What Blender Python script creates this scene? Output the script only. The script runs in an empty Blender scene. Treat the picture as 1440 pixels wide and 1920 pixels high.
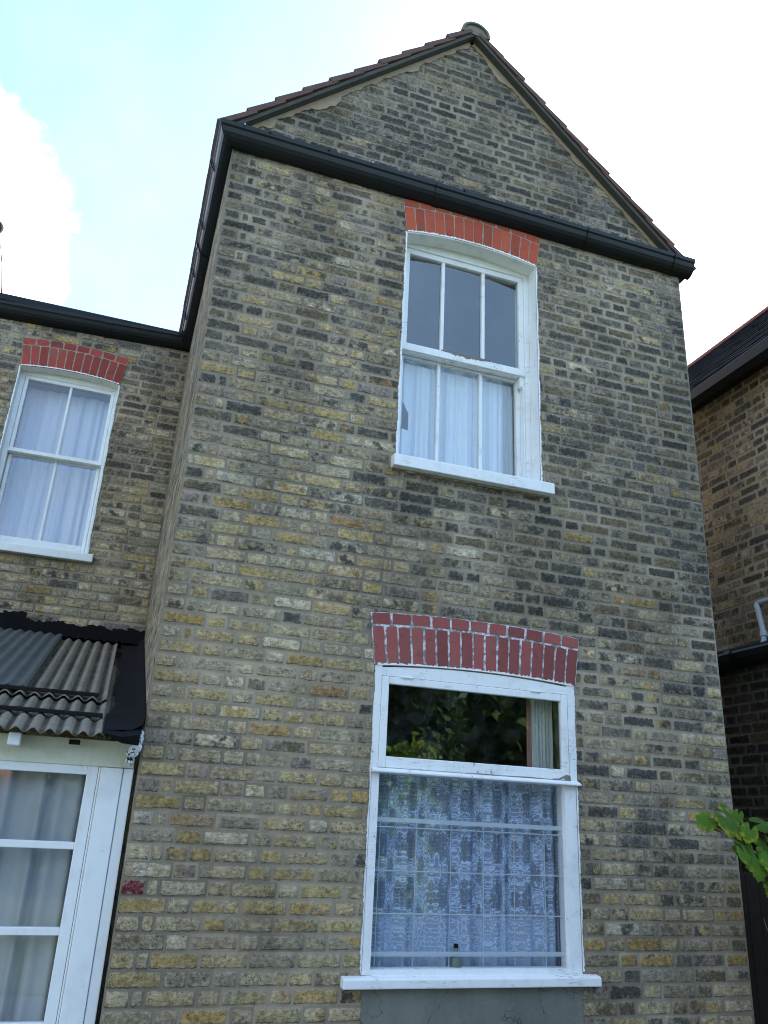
import bpy, bmesh, math, random
import numpy as np
from mathutils import Vector, Matrix

# ------------------------------------------------------------------ camera, sky, sun, exposure
S = bpy.context.scene
COL = S.collection
random.seed(7)
cd = bpy.data.cameras.new('camera'); cam = bpy.data.objects.new('camera', cd); COL.objects.link(cam)
cd.sensor_fit = 'VERTICAL'; cd.sensor_height = 24.0; cd.sensor_width = 18.0; cd.lens = 1496.14/1920*24
cd.clip_start = 0.05; cd.clip_end = 2000
R_ = Vector((0.94514652, -0.32308701, 0.04809193)); U_ = Vector((-0.15906536, -0.32664406, 0.93166618)); F_ = Vector((0.2853003, 0.88821081, 0.36011845))
M = Matrix(((R_.x, U_.x, -F_.x, -0.17577), (R_.y, U_.y, -F_.y, -4.21254), (R_.z, U_.z, -F_.z, 0.60567), (0, 0, 0, 1)))
cam.matrix_world = M
S.camera = cam
S.view_settings.view_transform = 'Standard'; S.view_settings.look = 'None'
S.view_settings.gamma = 1.0; S.view_settings.use_curve_mapping = False
S.view_settings.exposure = 2.3
S.render.resolution_x = 768; S.render.resolution_y = 1024
try:
    S.cycles.filter_width = 1.05
    S.cycles.transparent_max_bounces = 24; S.cycles.max_bounces = 10
except Exception: pass

SUN_EL = math.radians(47); SUN_AZ = math.radians(40)     # azimuth from +Y towards +X: behind the house
sundir = Vector((math.sin(SUN_AZ)*math.cos(SUN_EL), math.cos(SUN_AZ)*math.cos(SUN_EL), math.sin(SUN_EL)))
ld = bpy.data.lights.new('sun', 'SUN'); ld.energy = 3.0; ld.angle = math.radians(0.6); ld.color = (1.0, 0.95, 0.87)
sun = bpy.data.objects.new('sun', ld); COL.objects.link(sun); sun.location = (3, 8, 20)
sun.rotation_euler = sundir.to_track_quat('Z', 'Y').to_euler()

# ------------------------------------------------------------------ node helpers
class G:
    def __init__(s, nt): s.nt = nt; s.x = 0
    def n(s, t, **kw):
        nd = s.nt.nodes.new(t)
        for k, v in kw.items(): setattr(nd, k, v)
        return nd
    def put(s, sock, v):
        if isinstance(v, bpy.types.NodeSocket): s.nt.links.new(v, sock)
        elif v is not None:
            if sock.type == 'RGBA' and len(v) == 3: v = (*v, 1)
            sock.default_value = v
    def m(s, op, a, b=None, c=None, cl=False):
        nd = s.n('ShaderNodeMath', operation=op, use_clamp=cl)
        for i, v in enumerate((a, b, c)):
            if v is not None: s.put(nd.inputs[i], v)
        return nd.outputs[0]
    def vm(s, op, a, b=None, scale=None):
        nd = s.n('ShaderNodeVectorMath', operation=op)
        s.put(nd.inputs[0], a)
        if b is not None: s.put(nd.inputs[1], b)
        if scale is not None: s.put(nd.inputs['Scale'], scale)
        return nd.outputs['Value'] if op in ('LENGTH', 'DOT_PRODUCT', 'DISTANCE') else nd.outputs[0]
    def noise(s, vec, scale, detail=3, rough=0.55, col=False, dist=0.0):
        nd = s.n('ShaderNodeTexNoise'); s.put(nd.inputs['Vector'], vec)
        nd.inputs['Scale'].default_value = scale; nd.inputs['Detail'].default_value = detail
        nd.inputs['Roughness'].default_value = rough; nd.inputs['Distortion'].default_value = dist
        return nd.outputs['Color' if col else 'Fac']
    def vor(s, vec, scale, feature='F1', out='Distance', rnd=1.0):
        nd = s.n('ShaderNodeTexVoronoi', feature=feature); s.put(nd.inputs['Vector'], vec)
        nd.inputs['Scale'].default_value = scale; nd.inputs['Randomness'].default_value = rnd
        return nd.outputs[out]
    def st(s, v, lo, hi, a=0.0, b=1.0):
        nd = s.n('ShaderNodeMapRange', interpolation_type='SMOOTHSTEP')
        for i, q in zip((0, 1, 2, 3, 4), (v, lo, hi, a, b)): s.put(nd.inputs[i], q)
        return nd.outputs[0]
    def mix(s, f, a, b, mode='MIX'):
        nd = s.n('ShaderNodeMix', data_type='RGBA', blend_type=mode)
        s.put(nd.inputs[0], f); s.put(nd.inputs[6], a); s.put(nd.inputs[7], b)
        return nd.outputs[2]
    def attr(s, name, out='Vector'): return s.n('ShaderNodeAttribute', attribute_name=name).outputs[out]
    def sep(s, v):
        nd = s.n('ShaderNodeSeparateXYZ'); s.put(nd.inputs[0], v); return nd.outputs
    def comb(s, x, y, z=0.0):
        nd = s.n('ShaderNodeCombineXYZ')
        for i, v in enumerate((x, y, z)): s.put(nd.inputs[i], v)
        return nd.outputs[0]
    def obj(s): return s.n('ShaderNodeTexCoord').outputs['Object']
    def bump(s, h, strength=0.5, dist=0.01):
        nd = s.n('ShaderNodeBump'); nd.inputs['Strength'].default_value = strength; nd.inputs['Distance'].default_value = dist
        s.put(nd.inputs['Height'], h); return nd.outputs[0]

# ------------------------------------------------------------------ sky
w = bpy.data.worlds.new('World'); S.world = w; w.use_nodes = True
w.node_tree.nodes.clear(); g = G(w.node_tree)
sky = g.n('ShaderNodeTexSky', sky_type='NISHITA', sun_disc=False, sun_elevation=SUN_EL, sun_rotation=SUN_AZ, altitude=50, air_density=1.0, dust_density=0.2, ozone_density=1.5)
dr = g.n('ShaderNodeTexCoord').outputs['Generated']
n1 = g.noise(dr, 2.3, 7, 0.6)
n2 = g.noise(dr, 7.0, 6, 0.6)
glow = g.vm('DOT_PRODUCT', dr, Vector((0.60, 0.42, 0.68)).normalized())
side = g.st(glow, 0.885, 0.995)                                        # hazy bright cloud low on the right
blob = g.vm('DISTANCE', dr, Vector((-0.335, 0.78, 0.555)).normalized())
blob = g.m('ADD', blob, g.m('MULTIPLY', g.m('SUBTRACT', n2, 0.5), 0.26))
cum = g.m('MAXIMUM', g.st(blob, 0.225, 0.150), g.m('MULTIPLY', g.st(n1, .45, .75), .07))                                         # cumulus on the left
wisp = g.m('MULTIPLY', g.st(n1, 0.46, 0.72, 0, 0.8), g.st(g.sep(dr)[1], 0.35, -0.1))   # broken cloud, mostly in the half of the sky behind the viewpoint
added_bank = g.m('MULTIPLY', g.st(g.vm('DOT_PRODUCT', dr, Vector((.33, -.74, .59)).normalized()), .80, .97), g.st(n1, .30, .65, .46, .70))   # unseen pale cloud added to brighten the reflection in the upstairs glass
ccol = g.mix(g.m('MULTIPLY', added_bank, 2.6, None, True), (1.0, .99, .97), (.42, .66, 1.0))
cl = g.m('MAXIMUM', g.m('MAXIMUM', g.m('MULTIPLY', side, 0.9), cum), g.m('MAXIMUM', wisp, added_bank))
bg1 = g.n('ShaderNodeBackground'); g.put(bg1.inputs[0], sky.outputs[0]); bg1.inputs[1].default_value = 0.092
bg2 = g.n('ShaderNodeBackground'); g.put(bg2.inputs[0], ccol); bg2.inputs[1].default_value = 0.72
mx = g.n('ShaderNodeMixShader'); g.put(mx.inputs[0], cl)
w.node_tree.links.new(bg1.outputs[0], mx.inputs[1]); w.node_tree.links.new(bg2.outputs[0], mx.inputs[2])
wo = g.n('ShaderNodeOutputWorld'); w.node_tree.links.new(mx.outputs[0], wo.inputs[0])

# ------------------------------------------------------------------ material helpers
def mat(name):
    m = bpy.data.materials.new(name); m.use_nodes = True; nt = m.node_tree; nt.nodes.clear()
    g = G(nt); out = g.n('ShaderNodeOutputMaterial'); return m, g, out
def principled(g, out, col, rough=0.8, normal=None, spec=0.3, **kw):
    b = g.n('ShaderNodeBsdfPrincipled'); g.put(b.inputs['Base Color'], col); g.put(b.inputs['Roughness'], rough)
    b.inputs['Specular IOR Level'].default_value = spec
    if normal is not None: g.put(b.inputs['Normal'], normal)
    for k, v in kw.items(): g.put(b.inputs[k], v)
    g.nt.links.new(b.outputs[0], out.inputs[0]); return b

def m_brick(name, relief=1.0, mort=(0.262, 0.226, 0.172), dark=1.0):
    m, g, out = mat(name)
    loc = g.sep(g.attr('loc')); half = g.sep(g.attr('half'))
    P = g.obj()
    c1 = g.sep(g.noise(P, 38, 3, 0.6, True)); c2 = g.sep(g.noise(P, 130, 2, 0.6, True))
    def warp(v, i): return g.m('ADD', g.m('ADD', v, g.m('MULTIPLY_ADD', c1[i], 0.017, -0.0085)), g.m('MULTIPLY_ADD', c2[i], 0.010, -0.005))
    ax = g.m('SUBTRACT', half[0], g.m('ABSOLUTE', warp(loc[0], 0)))
    az = g.m('SUBTRACT', half[1], g.m('ABSOLUTE', warp(loc[1], 1)))
    d = g.m('SMOOTH_MIN', ax, az, 0.012)
    big = g.noise(P, 1.7, 3, 0.5)
    mw = g.st(big, 0.3, 0.7, 0.0062, 0.0118)
    mask = g.st(d, mw, g.m('ADD', mw, 0.004))                        # 1 on brick, 0 on mortar
    # brick colour
    A = g.attr('bk', 'Color'); B = g.attr('bk2', 'Color')
    n9 = g.noise(P, 13, 4, 0.65); n40 = g.noise(P, 46, 4, 0.7); n150 = g.noise(P, 170, 3, 0.7)
    col = g.mix(g.st(n9, 0.42, 0.60), A, B)
    col = g.mix(1.0, col, g.mix(g.st(n40, .25, .75), (0.64, 0.635, 0.63), (1.36, 1.36, 1.35)), 'MULTIPLY')
    col = g.mix(1.0, col, g.mix(g.st(g.noise(g.vm('MULTIPLY', P, (1, 1, 2.6)), 30, 4, .7), .3, .7), (0.72, 0.71, 0.70), (1.25, 1.25, 1.26)), 'MULTIPLY')
    spk = g.m('MULTIPLY', g.st(n150, 0.60, 0.70), g.st(g.noise(P, 9, 2, .5), 0.42, 0.62))
    col = g.mix(g.m('MULTIPLY', spk, 0.75), col, (0.43, 0.41, 0.35))             # pale lime specks
    # lime smeared along the arrises
    sm = g.m('MULTIPLY', g.st(d, 0.027, 0.007), g.st(n40, 0.47, 0.60))
    col = g.mix(g.m('MULTIPLY', sm, 0.65), col, (0.36, 0.34, 0.28))
    pit = g.m('MULTIPLY', g.st(g.vor(P, 72), 0.22, 0.12), g.st(g.noise(P, 21, 2, .5), 0.50, 0.58))
    col = g.mix(pit, col, (0.02, 0.02, 0.02))
    crack = g.m('MULTIPLY', g.st(g.m('ABSOLUTE', g.m('SUBTRACT', g.noise(P, 24, 3, .6), 0.5)), 0.020, 0.004), g.st(n9, .48, .56))
    col = g.mix(g.m('MULTIPLY', crack, 0.75), col, (0.05, 0.047, 0.04))
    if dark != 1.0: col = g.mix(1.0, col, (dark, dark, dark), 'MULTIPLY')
    mc = g.mix(1.0, mort, g.mix(n40, (0.74, 0.74, 0.74), (1.26, 1.25, 1.22)), 'MULTIPLY')
    mc = g.mix(1.0, mc, g.mix(g.st(big, .35, .65), (0.8, 0.8, 0.82), (1.12, 1.1, 1.06)), 'MULTIPLY')
    mc = g.mix(1.0, mc, g.attr('mk', 'Color'), 'MULTIPLY')
    # shade of an undercut, painted as a dark line at each brick's lower arris
    low = g.m('MULTIPLY', g.m('MULTIPLY', g.st(g.m('ABSOLUTE', g.m('SUBTRACT', d, g.m('ADD', mw, .0005))), 0.0034, 0.0010), g.st(loc[1], -0.01, -0.025)), g.st(n9, 0.46, 0.56))
    colr = g.mix(mask, mc, col)
    colr = g.mix(g.m('MULTIPLY', low, 0.65), colr, (0.04, 0.036, 0.03))
    stn = g.noise(g.vm('MULTIPLY', P, (2.6, 2.6, 0.55)), 1.0, 5, .6)
    colr = g.mix(1.0, colr, g.mix(g.st(stn, .32, .68), (0.80, 0.79, 0.77), (1.14, 1.14, 1.13)), 'MULTIPLY')       # weather streaks
    h = g.m('ADD', g.m('MULTIPLY', mask, 0.6), g.m('ADD', g.m('MULTIPLY', n40, 0.55), g.m('MULTIPLY', n150, 0.25)))
    h = g.m('SUBTRACT', h, g.m('MULTIPLY', pit, 0.7))
    principled(g, out, colr, 0.93, g.bump(h, 0.55*relief, 0.010), 0.15)
    return m

def m_paint(name, col=(0.74, 0.77, 0.78), chips=0.5, rough=0.42, dirt=0.35, under=(0.14, 0.12, 0.10), gloss=0.4):
    m, g, out = mat(name); P = g.obj()
    n = g.noise(P, 9, 4, .6); f = g.noise(P, 60, 3, .6)
    st = g.noise(g.vm('MULTIPLY', P, (30, 30, 3)), 1.0, 3, .6)
    c = g.mix(g.m('MULTIPLY', g.st(n, .45, .75), dirt), col, tuple(v*0.72 for v in col))
    c = g.mix(g.m('MULTIPLY', g.st(st, .55, .75), dirt*0.5), c, tuple(v*k for v, k in zip(col, (.7, .7, .62))))
    ch = g.m('MULTIPLY', g.st(f, 0.66, 0.70), g.st(n, 0.50, 0.60))
    hc = g.noise(g.vm('MULTIPLY', P, (4, 9, 55)), 1.0, 4, .6)
    hc = g.m('MULTIPLY', g.st(g.m('ABSOLUTE', g.m('SUBTRACT', hc, .5)), .016, .004), g.st(g.noise(P, 6, 3, .6), .54, .64))
    c = g.mix(g.m('MULTIPLY', hc, chips*chips*.75), c, tuple(v*2.0 for v in under))
    c = g.mix(g.m('MULTIPLY', ch, chips), c, under)
    principled(g, out, c, rough, g.bump(g.m('ADD', g.m('MULTIPLY', n, .6), g.m('SUBTRACT', g.m('MULTIPLY', f, .25), g.m('MULTIPLY', ch, chips))), 0.25, 0.006), gloss)
    return m
def m_plain(name, col, rough=0.7, var=0.25, scale=12, bump=0.3, spec=0.3, dist=0.006, **kw):
    m, g, out = mat(name); P = g.obj()
    n = g.noise(P, scale, 5, .6); f = g.noise(P, scale*7, 3, .6)
    c = g.mix(g.m('MULTIPLY_ADD', n, 0.7, g.m('MULTIPLY', f, .3)), tuple(v*(1-var) for v in col), tuple(v*(1+var) for v in col))
    principled(g, out, c, rough, g.bump(g.m('ADD', n, g.m('MULTIPLY', f, .5)), bump, dist), spec, **kw)
    return m
def m_glass(name, k=1.7, tint=(0.96, 0.98, 0.98)):
    m, g, out = mat(name); P = g.obj()
    geo = g.n('ShaderNodeNewGeometry'); ci = g.m('ABSOLUTE', g.vm('DOT_PRODUCT', geo.outputs['Incoming'], geo.outputs['Normal']))
    fr = g.m('MULTIPLY_ADD', g.m('POWER', g.m('SUBTRACT', 1.0, ci, None, True), 5.0), 0.96, 0.04)
    nm = g.bump(g.noise(P, 3.0, 2, .5), 0.04, 0.02)
    t = g.n('ShaderNodeBsdfTransparent'); g.put(t.inputs[0], tint)
    gl = g.n('ShaderNodeBsdfGlossy'); gl.inputs['Roughness'].default_value = 0.0; g.put(gl.inputs['Normal'], nm)
    dst = g.n('ShaderNodeBsdfDiffuse'); g.put(dst.inputs[0], (.6, .62, .62))
    mx = g.n('ShaderNodeMixShader'); g.put(mx.inputs[0], g.m('MULTIPLY', fr, k, None, True))
    g.nt.links.new(t.outputs[0], mx.inputs[1]); g.nt.links.new(gl.outputs[0], mx.inputs[2])
    m2 = g.n('ShaderNodeMixShader'); g.put(m2.inputs[0], g.m('MULTIPLY', g.st(g.noise(P, 7, 4, .7), .45, .8), 0.05))
    g.nt.links.new(mx.outputs[0], m2.inputs[1]); g.nt.links.new(dst.outputs[0], m2.inputs[2])
    g.nt.links.new(m2.outputs[0], out.inputs[0]); return m
def m_cloth(name, col, alpha=0.9, trans=0.35, weave=0.15):
    m, g, out = mat(name); P = g.obj()
    n = g.noise(g.vm('MULTIPLY', P, (14, 14, 1.5)), 1.0, 3, .6)
    c = g.mix(n, tuple(v*(1-weave) for v in col), tuple(min(1, v*(1+weave)) for v in col))
    di = g.n('ShaderNodeBsdfDiffuse'); g.put(di.inputs[0], c); tl = g.n('ShaderNodeBsdfTranslucent'); g.put(tl.inputs[0], c)
    tr = g.n('ShaderNodeBsdfTransparent')
    a = g.n('ShaderNodeMixShader'); a.inputs[0].default_value = trans
    g.nt.links.new(di.outputs[0], a.inputs[1]); g.nt.links.new(tl.outputs[0], a.inputs[2])
    b = g.n('ShaderNodeMixShader'); b.inputs[0].default_value = alpha
    g.nt.links.new(tr.outputs[0], b.inputs[1]); g.nt.links.new(a.outputs[0], b.inputs[2]); g.nt.links.new(b.outputs[0], out.inputs[0])
    return m

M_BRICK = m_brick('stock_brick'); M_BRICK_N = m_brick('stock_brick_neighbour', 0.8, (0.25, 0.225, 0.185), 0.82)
M_BRICK_D = m_brick('shaded_passage_brick', 0.8, (0.125, 0.118, 0.096), 0.30)  # shade of the narrow passage put into a darker brick colour
M_WHITE = m_paint('white_paint', chips=.22); M_WHITE2 = m_paint('chipped_white_paint', (0.76, 0.785, 0.80), 0.95, 0.5, 0.45)
M_SOFFIT = m_paint('grey_white_paint', (0.78, 0.79, 0.74), 0.2, 0.6, 0.6)
M_CREAM = m_paint('cream_paint', (0.63, 0.64, 0.52), 0.3, 0.5, 0.5)
M_GUTTER = m_plain('black_gutter_paint', (0.0045, 0.0065, 0.0085), 0.42, 0.35, 9, 0.2, 0.32)
M_TILE = m_plain('red_brown_roof_tile', (0.105, 0.062, 0.052), 0.85, 0.5, 14, 0.6)
M_UNDER = m_plain('dark_undercloak', (0.062, 0.064, 0.058), 0.9, 0.3, 14, 0.4)
M_RIDGE = m_plain('lichened_ridge_tile', (0.15, 0.15, 0.105), 0.9, 0.6, 22, 0.6)
M_FILLET = m_plain('sandy_mortar_fillet', (0.30, 0.235, 0.165), 0.95, 0.3, 16, 0.6)
def m_cement():
    m, g, out = mat('cement_render'); P = g.obj()
    n = g.noise(P, 4, 5, .65); st = g.noise(g.vm('MULTIPLY', P, (9, 9, 1.4)), 1.0, 5, .65); f = g.noise(P, 70, 4, .65)
    c = g.mix(g.m('MULTIPLY_ADD', n, .5, g.m('MULTIPLY', st, .5)), (.060, .064, .057), (.265, .270, .240))
    c = g.mix(g.m('MULTIPLY', g.st(f, .55, .7), .4), c, (.26, .26, .23))
    cr = g.st(g.m('ABSOLUTE', g.m('SUBTRACT', g.noise(P, 3.2, 4, .6), .5)), .006, .001)
    c = g.mix(g.m('MULTIPLY', cr, .7), c, (.03, .03, .028))
    principled(g, out, c, .92, g.bump(g.m('ADD', st, g.m('MULTIPLY', f, .5)), .5, .008), .15); return m
M_CEMENT = m_cement()
M_PLASTER = m_plain('room_plaster', (0.33, 0.32, 0.30), 0.9, 0.1, 6, 0.1)
M_FELT = m_plain('bitumen_felt', (0.0050, 0.0052, 0.0066), 0.85, 0.5, 18, 0.6, 0.15)
M_BATTEN = m_plain('black_batten', (0.011, 0.0105, 0.010), 0.85, 0.4, 15, 0.4, 0.15)
M_SLATE = m_plain('grey_slate', (0.030, 0.036, 0.044), 0.95, 0.35, 10, 0.3, 0.0)
M_REDRIDGE = m_plain('red_clay_ridge', (0.20, 0.06, 0.05), 0.8, 0.3, 14, 0.3)
M_PIPE = m_plain('grey_plastic_pipe', (0.27, 0.32, 0.36), 0.4, 0.2, 9, 0.1, 0.5)
M_GATE = m_plain('dark_stained_timber', (0.022, 0.016, 0.011), 0.8, 0.4, 20, 0.4)
M_GLASS = m_glass('window_glass', 3.3)
M_ROT = m_plain('rotten_timber', (0.20, 0.185, 0.17), 0.95, 0.6, 40, 0.6, .1)
M_BARK = m_plain('bark', (0.10, 0.075, 0.05), 0.95, 0.4, 12, 0.8)
M_CANE = m_plain('vine_cane', (0.30, 0.27, 0.24), 0.6, 0.3, 40, 0.2)
M_WIRE = m_plain('galvanised_wire', (0.58, 0.64, 0.70), 0.45, 0.1, 30, 0.1, 0.5)

def m_arch(name, col, mix2):
    m, g, out = mat(name); P = g.obj()
    n = g.noise(P, 11, 4, .6); f = g.noise(P, 75, 3, .65)
    c = g.mix(g.m('MULTIPLY_ADD', n, .7, g.m('MULTIPLY', f, .3)), tuple(v*.72 for v in col), tuple(v*1.25 for v in col))
    c = g.mix(g.m('MULTIPLY', g.st(f, .62, .7), .5), c, mix2)
    c = g.mix(g.m('MULTIPLY', g.st(n, .55, .72), .5), c, (0.09, 0.05, 0.045)); c = g.mix(g.m('MULTIPLY', g.st(g.noise(P, 5, 4, .7), .5, .7), .35), c, (0.20, 0.12, 0.095))
    c = g.mix(1.0, c, g.mix(g.attr('tone', 'Fac'), (.74, .76, .78), (1.16, 1.14, 1.12)), 'MULTIPLY')
    principled(g, out, c, 0.85, g.bump(g.m('ADD', n, f), .45, .006), .2); return m
M_RED_U = m_arch('orange_red_rubbed_brick', (0.40, 0.083, 0.047), (0.25, 0.05, 0.035))
M_RED_L = m_arch('painted_maroon_brick', (0.285, 0.082, 0.078), (0.36, 0.16, 0.15))
M_RED_R = m_arch('red_brick', (0.33, 0.062, 0.05), (0.2, 0.04, 0.035))
def m_mortar(name, a, b, lo, hi):
    m, g, out = mat(name); P = g.obj()
    c = g.mix(g.st(g.noise(P, 26, 4, .65), lo, hi), a, b)
    c = g.mix(g.m('MULTIPLY', g.st(g.noise(P, 90, 3, .6), .55, .68), .6), c, tuple(v*.55 for v in a))
    principled(g, out, c, .95, g.bump(g.noise(P, 110, 3, .6), .6, .006), .1); return m
M_MORT_U = m_mortar('arch_mortar_grey', (0.27, 0.24, 0.19), (0.36, 0.33, 0.28), .45, .6)
M_MORT_L = m_mortar('arch_mortar_white', (0.22, 0.22, 0.21), (0.66, 0.68, 0.72), .42, .58)

# corrugated sheet: weathered asbestos
def m_corr():
    m, g, out = mat('corrugated_sheet'); P = g.obj()
    n = g.noise(P, 8, 5, .65); f = g.noise(P, 55, 3, .6)
    c = g.mix(n, (0.12, 0.11, 0.088), (0.30, 0.27, 0.215))
    c = g.mix(g.m('MULTIPLY', g.st(f, .55, .68), .5), c, (0.05, 0.048, 0.035))
    c = g.mix(g.m('MULTIPLY', g.st(g.noise(P, 4, 3, .5), .55, .7), .5), c, (0.07, 0.09, 0.05))
    val = g.st(g.attr('rib', 'Fac'), 0.05, -0.9)  # rib valleys darkened: dirt and moss, plus crease shade put into the colour
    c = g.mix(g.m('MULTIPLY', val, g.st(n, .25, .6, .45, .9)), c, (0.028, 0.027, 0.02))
    principled(g, out, c, .92, g.bump(f, .3, .004), .15); return m
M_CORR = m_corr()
M_CORR2 = m_plain('blue_grey_sheet', (0.085, 0.095, 0.092), 0.85, .5, 7, .3, .15)

# lace net: motifs of open mesh in a finer ground, in unfolded cloth coordinates
def m_lace():
    m, g, out = mat('lace_net'); uv = g.sep(g.attr('cloth'))
    u, v = uv[0], uv[1]
    wn = g.sep(g.noise(g.comb(u, v), 26, 2, .5, True))
    wl_ = g.sep(g.noise(g.comb(u, v), 7, 1, .5, True)); u = g.m('MULTIPLY_ADD', g.m('SUBTRACT', wl_[0], .5), .03, u)
    uw = g.m('MULTIPLY_ADD', g.m('SUBTRACT', wn[0], .5), .012, u); vw = g.m('MULTIPLY_ADD', g.m('SUBTRACT', wn[1], .5), .016, v)
    PX, PZ = 0.192, 0.235
    def cell(ou, ov):
        a = g.m('SUBTRACT', g.m('PINGPONG', g.m('ADD', uw, ou), PX/2), PX/4)
        x = g.m('SUBTRACT', g.m('MODULO', g.m('ADD', uw, 10*PX+ou), PX), PX/2)
        z = g.m('SUBTRACT', g.m('MODULO', g.m('ADD', vw, 10*PZ+ov), PZ), PZ/2)
        return x, z
    ds = []
    for ou, ov in ((0, 0), (PX/2, PZ/2)):
        x, z = cell(ou, ov)
        ax = g.m('ABSOLUTE', x)
        # an urn-like medallion: an ellipse narrowed to a point at the top
        wdt = g.m('MULTIPLY_ADD', z, -0.10, 0.043)
        e = g.m('SQRT', g.m('ADD', g.m('POWER', g.m('DIVIDE', ax, wdt), 2), g.m('POWER', g.m('DIVIDE', z, 0.088), 2)))
        ds.append(e)
    d = g.m('MINIMUM', ds[0], ds[1])
    cu = g.comb(u, v)
    fl = g.vor(cu, 70, 'F1'); ring = g.st(g.m('ABSOLUTE', g.m('SUBTRACT', g.noise(cu, 46, 2, .5), 0.5)), 0.055, 0.018)
    dj = g.m('ADD', d, g.m('MULTIPLY', g.m('SUBTRACT', fl, .4), 0.72))
    inside = g.st(dj, 0.95, 0.84)
    border = g.m('MULTIPLY', g.st(dj, 0.85, 0.95), g.st(dj, 1.75, 1.35))
    cent = g.m('MULTIPLY', g.st(g.m('MINIMUM', ds[0], ds[1]), .5, .38), 1.0)
    hx = g.vor(g.comb(g.m('MULTIPLY', u, 1.0), g.m('MULTIPLY', v, .9)), 165, 'DISTANCE_TO_EDGE', 'Distance', 0.25)
    net = g.st(hx, 0.13, 0.05)                                       # threads of the open mesh
    a_in = g.m('ADD', g.m('ADD', 0.22, g.m('MULTIPLY', net, 0.36)), g.m('MULTIPLY', g.st(g.noise(cu, 55, 3, .6), .58, .64), .30))
    a_gr = g.m('ADD', g.st(g.noise(g.comb(g.m('MULTIPLY', u, 15), g.m('MULTIPLY', v, .4)), 1.0, 2, .5), .38, .64, .50, .94), g.m('MULTIPLY', g.st(g.noise(cu, 40, 3, .6), .57, .63), 0.22))
    a_gr = g.m('ADD', a_gr, g.m('MULTIPLY', g.m('MULTIPLY', ring, g.st(g.noise(cu, 9, 2, .5), .52, .6)), .35), None, True)
    a_bd = g.m('MULTIPLY_ADD', ring, 0.50, 0.48)
    a = g.m('ADD', g.m('MULTIPLY', inside, a_in), g.m('MULTIPLY', g.m('SUBTRACT', 1, inside), a_gr))
    a = g.m('ADD', g.m('MULTIPLY', border, a_bd), g.m('MULTIPLY', g.m('SUBTRACT', 1, border), a))
    # deep hem border of close lace rings
    hem = g.st(v, 0.27, 0.23)
    a_hem = g.m('ADD', 0.60, g.m('MULTIPLY', ring, g.st(v, .02, .12, .05, .34)))
    a = g.m('ADD', g.m('MULTIPLY', hem, a_hem), g.m('MULTIPLY', g.m('SUBTRACT', 1, hem), a), None, True)
    c = (0.62, 0.75, 0.99)
    di = g.n('ShaderNodeBsdfDiffuse'); g.put(di.inputs[0], c); tl = g.n('ShaderNodeBsdfTranslucent'); g.put(tl.inputs[0], c)
    s = g.n('ShaderNodeMixShader'); s.inputs[0].default_value = .06
    g.nt.links.new(di.outputs[0], s.inputs[1]); g.nt.links.new(tl.outputs[0], s.inputs[2])
    tr = g.n('ShaderNodeBsdfTransparent'); b = g.n('ShaderNodeMixShader'); g.put(b.inputs[0], a)
    g.nt.links.new(tr.outputs[0], b.inputs[1]); g.nt.links.new(s.outputs[0], b.inputs[2]); g.nt.links.new(b.outputs[0], out.inputs[0])
    return m
M_LACE = m_lace()
M_VOILE = m_cloth('white_voile', (0.68, 0.74, 0.81), 0.96, .08, .06)
M_VOILE_R = m_cloth('white_net', (0.62, 0.69, 0.84), 0.94, .10, .06)
M_DRAPE = m_cloth('grey_drape', (0.47, 0.49, 0.52), 0.98, .1)
M_DRAPE2 = m_cloth('pale_drape', (0.62, 0.64, 0.62), 1.0, .2)
M_PINK = m_cloth('pink_trim', (0.45, 0.22, 0.17), 1.0, .2)

def m_leaf(name, hue, yellow, trans=0.45, rough=0.5):
    m, g, out = mat(name); P = g.obj()
    k = g.attr('lf', 'Vector'); s = g.sep(k)
    c = g.mix(s[0], hue, tuple(v*1.9 for v in hue))
    c = g.mix(g.m('MULTIPLY', g.st(s[1], .35, .95), g.st(g.noise(P, 26, 3, .6), .46, .64)), c, yellow)
    c = g.mix(g.m('MULTIPLY', g.st(s[2], .5, .1), .35), c, tuple(v*1.6+.02 for v in hue))
    b = g.n('ShaderNodeBsdfPrincipled'); g.put(b.inputs['Base Color'], c); b.inputs['Roughness'].default_value = rough; b.inputs['Specular IOR Level'].default_value = .2
    tl = g.n('ShaderNodeBsdfTranslucent'); g.put(tl.inputs[0], c)
    mx = g.n('ShaderNodeMixShader'); mx.inputs[0].default_value = trans
    g.nt.links.new(b.outputs[0], mx.inputs[1]); g.nt.links.new(tl.outputs[0], mx.inputs[2]); g.nt.links.new(mx.outputs[0], out.inputs[0])
    return m
M_VINELEAF = m_leaf('vine_leaf', (0.060, 0.135, 0.014), (0.42, 0.40, 0.03), .45, .65)
M_CONIFER = m_leaf('conifer_foliage', (0.030, 0.065, 0.020), (0.06, 0.10, 0.03), .3)
M_BROAD = m_leaf('broad_foliage', (0.045, 0.095, 0.022), (0.16, 0.16, 0.03), .4)
M_SHRUB = m_leaf('yellow_green_foliage', (0.14, 0.24, 0.035), (0.42, 0.38, 0.05), .45)

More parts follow.
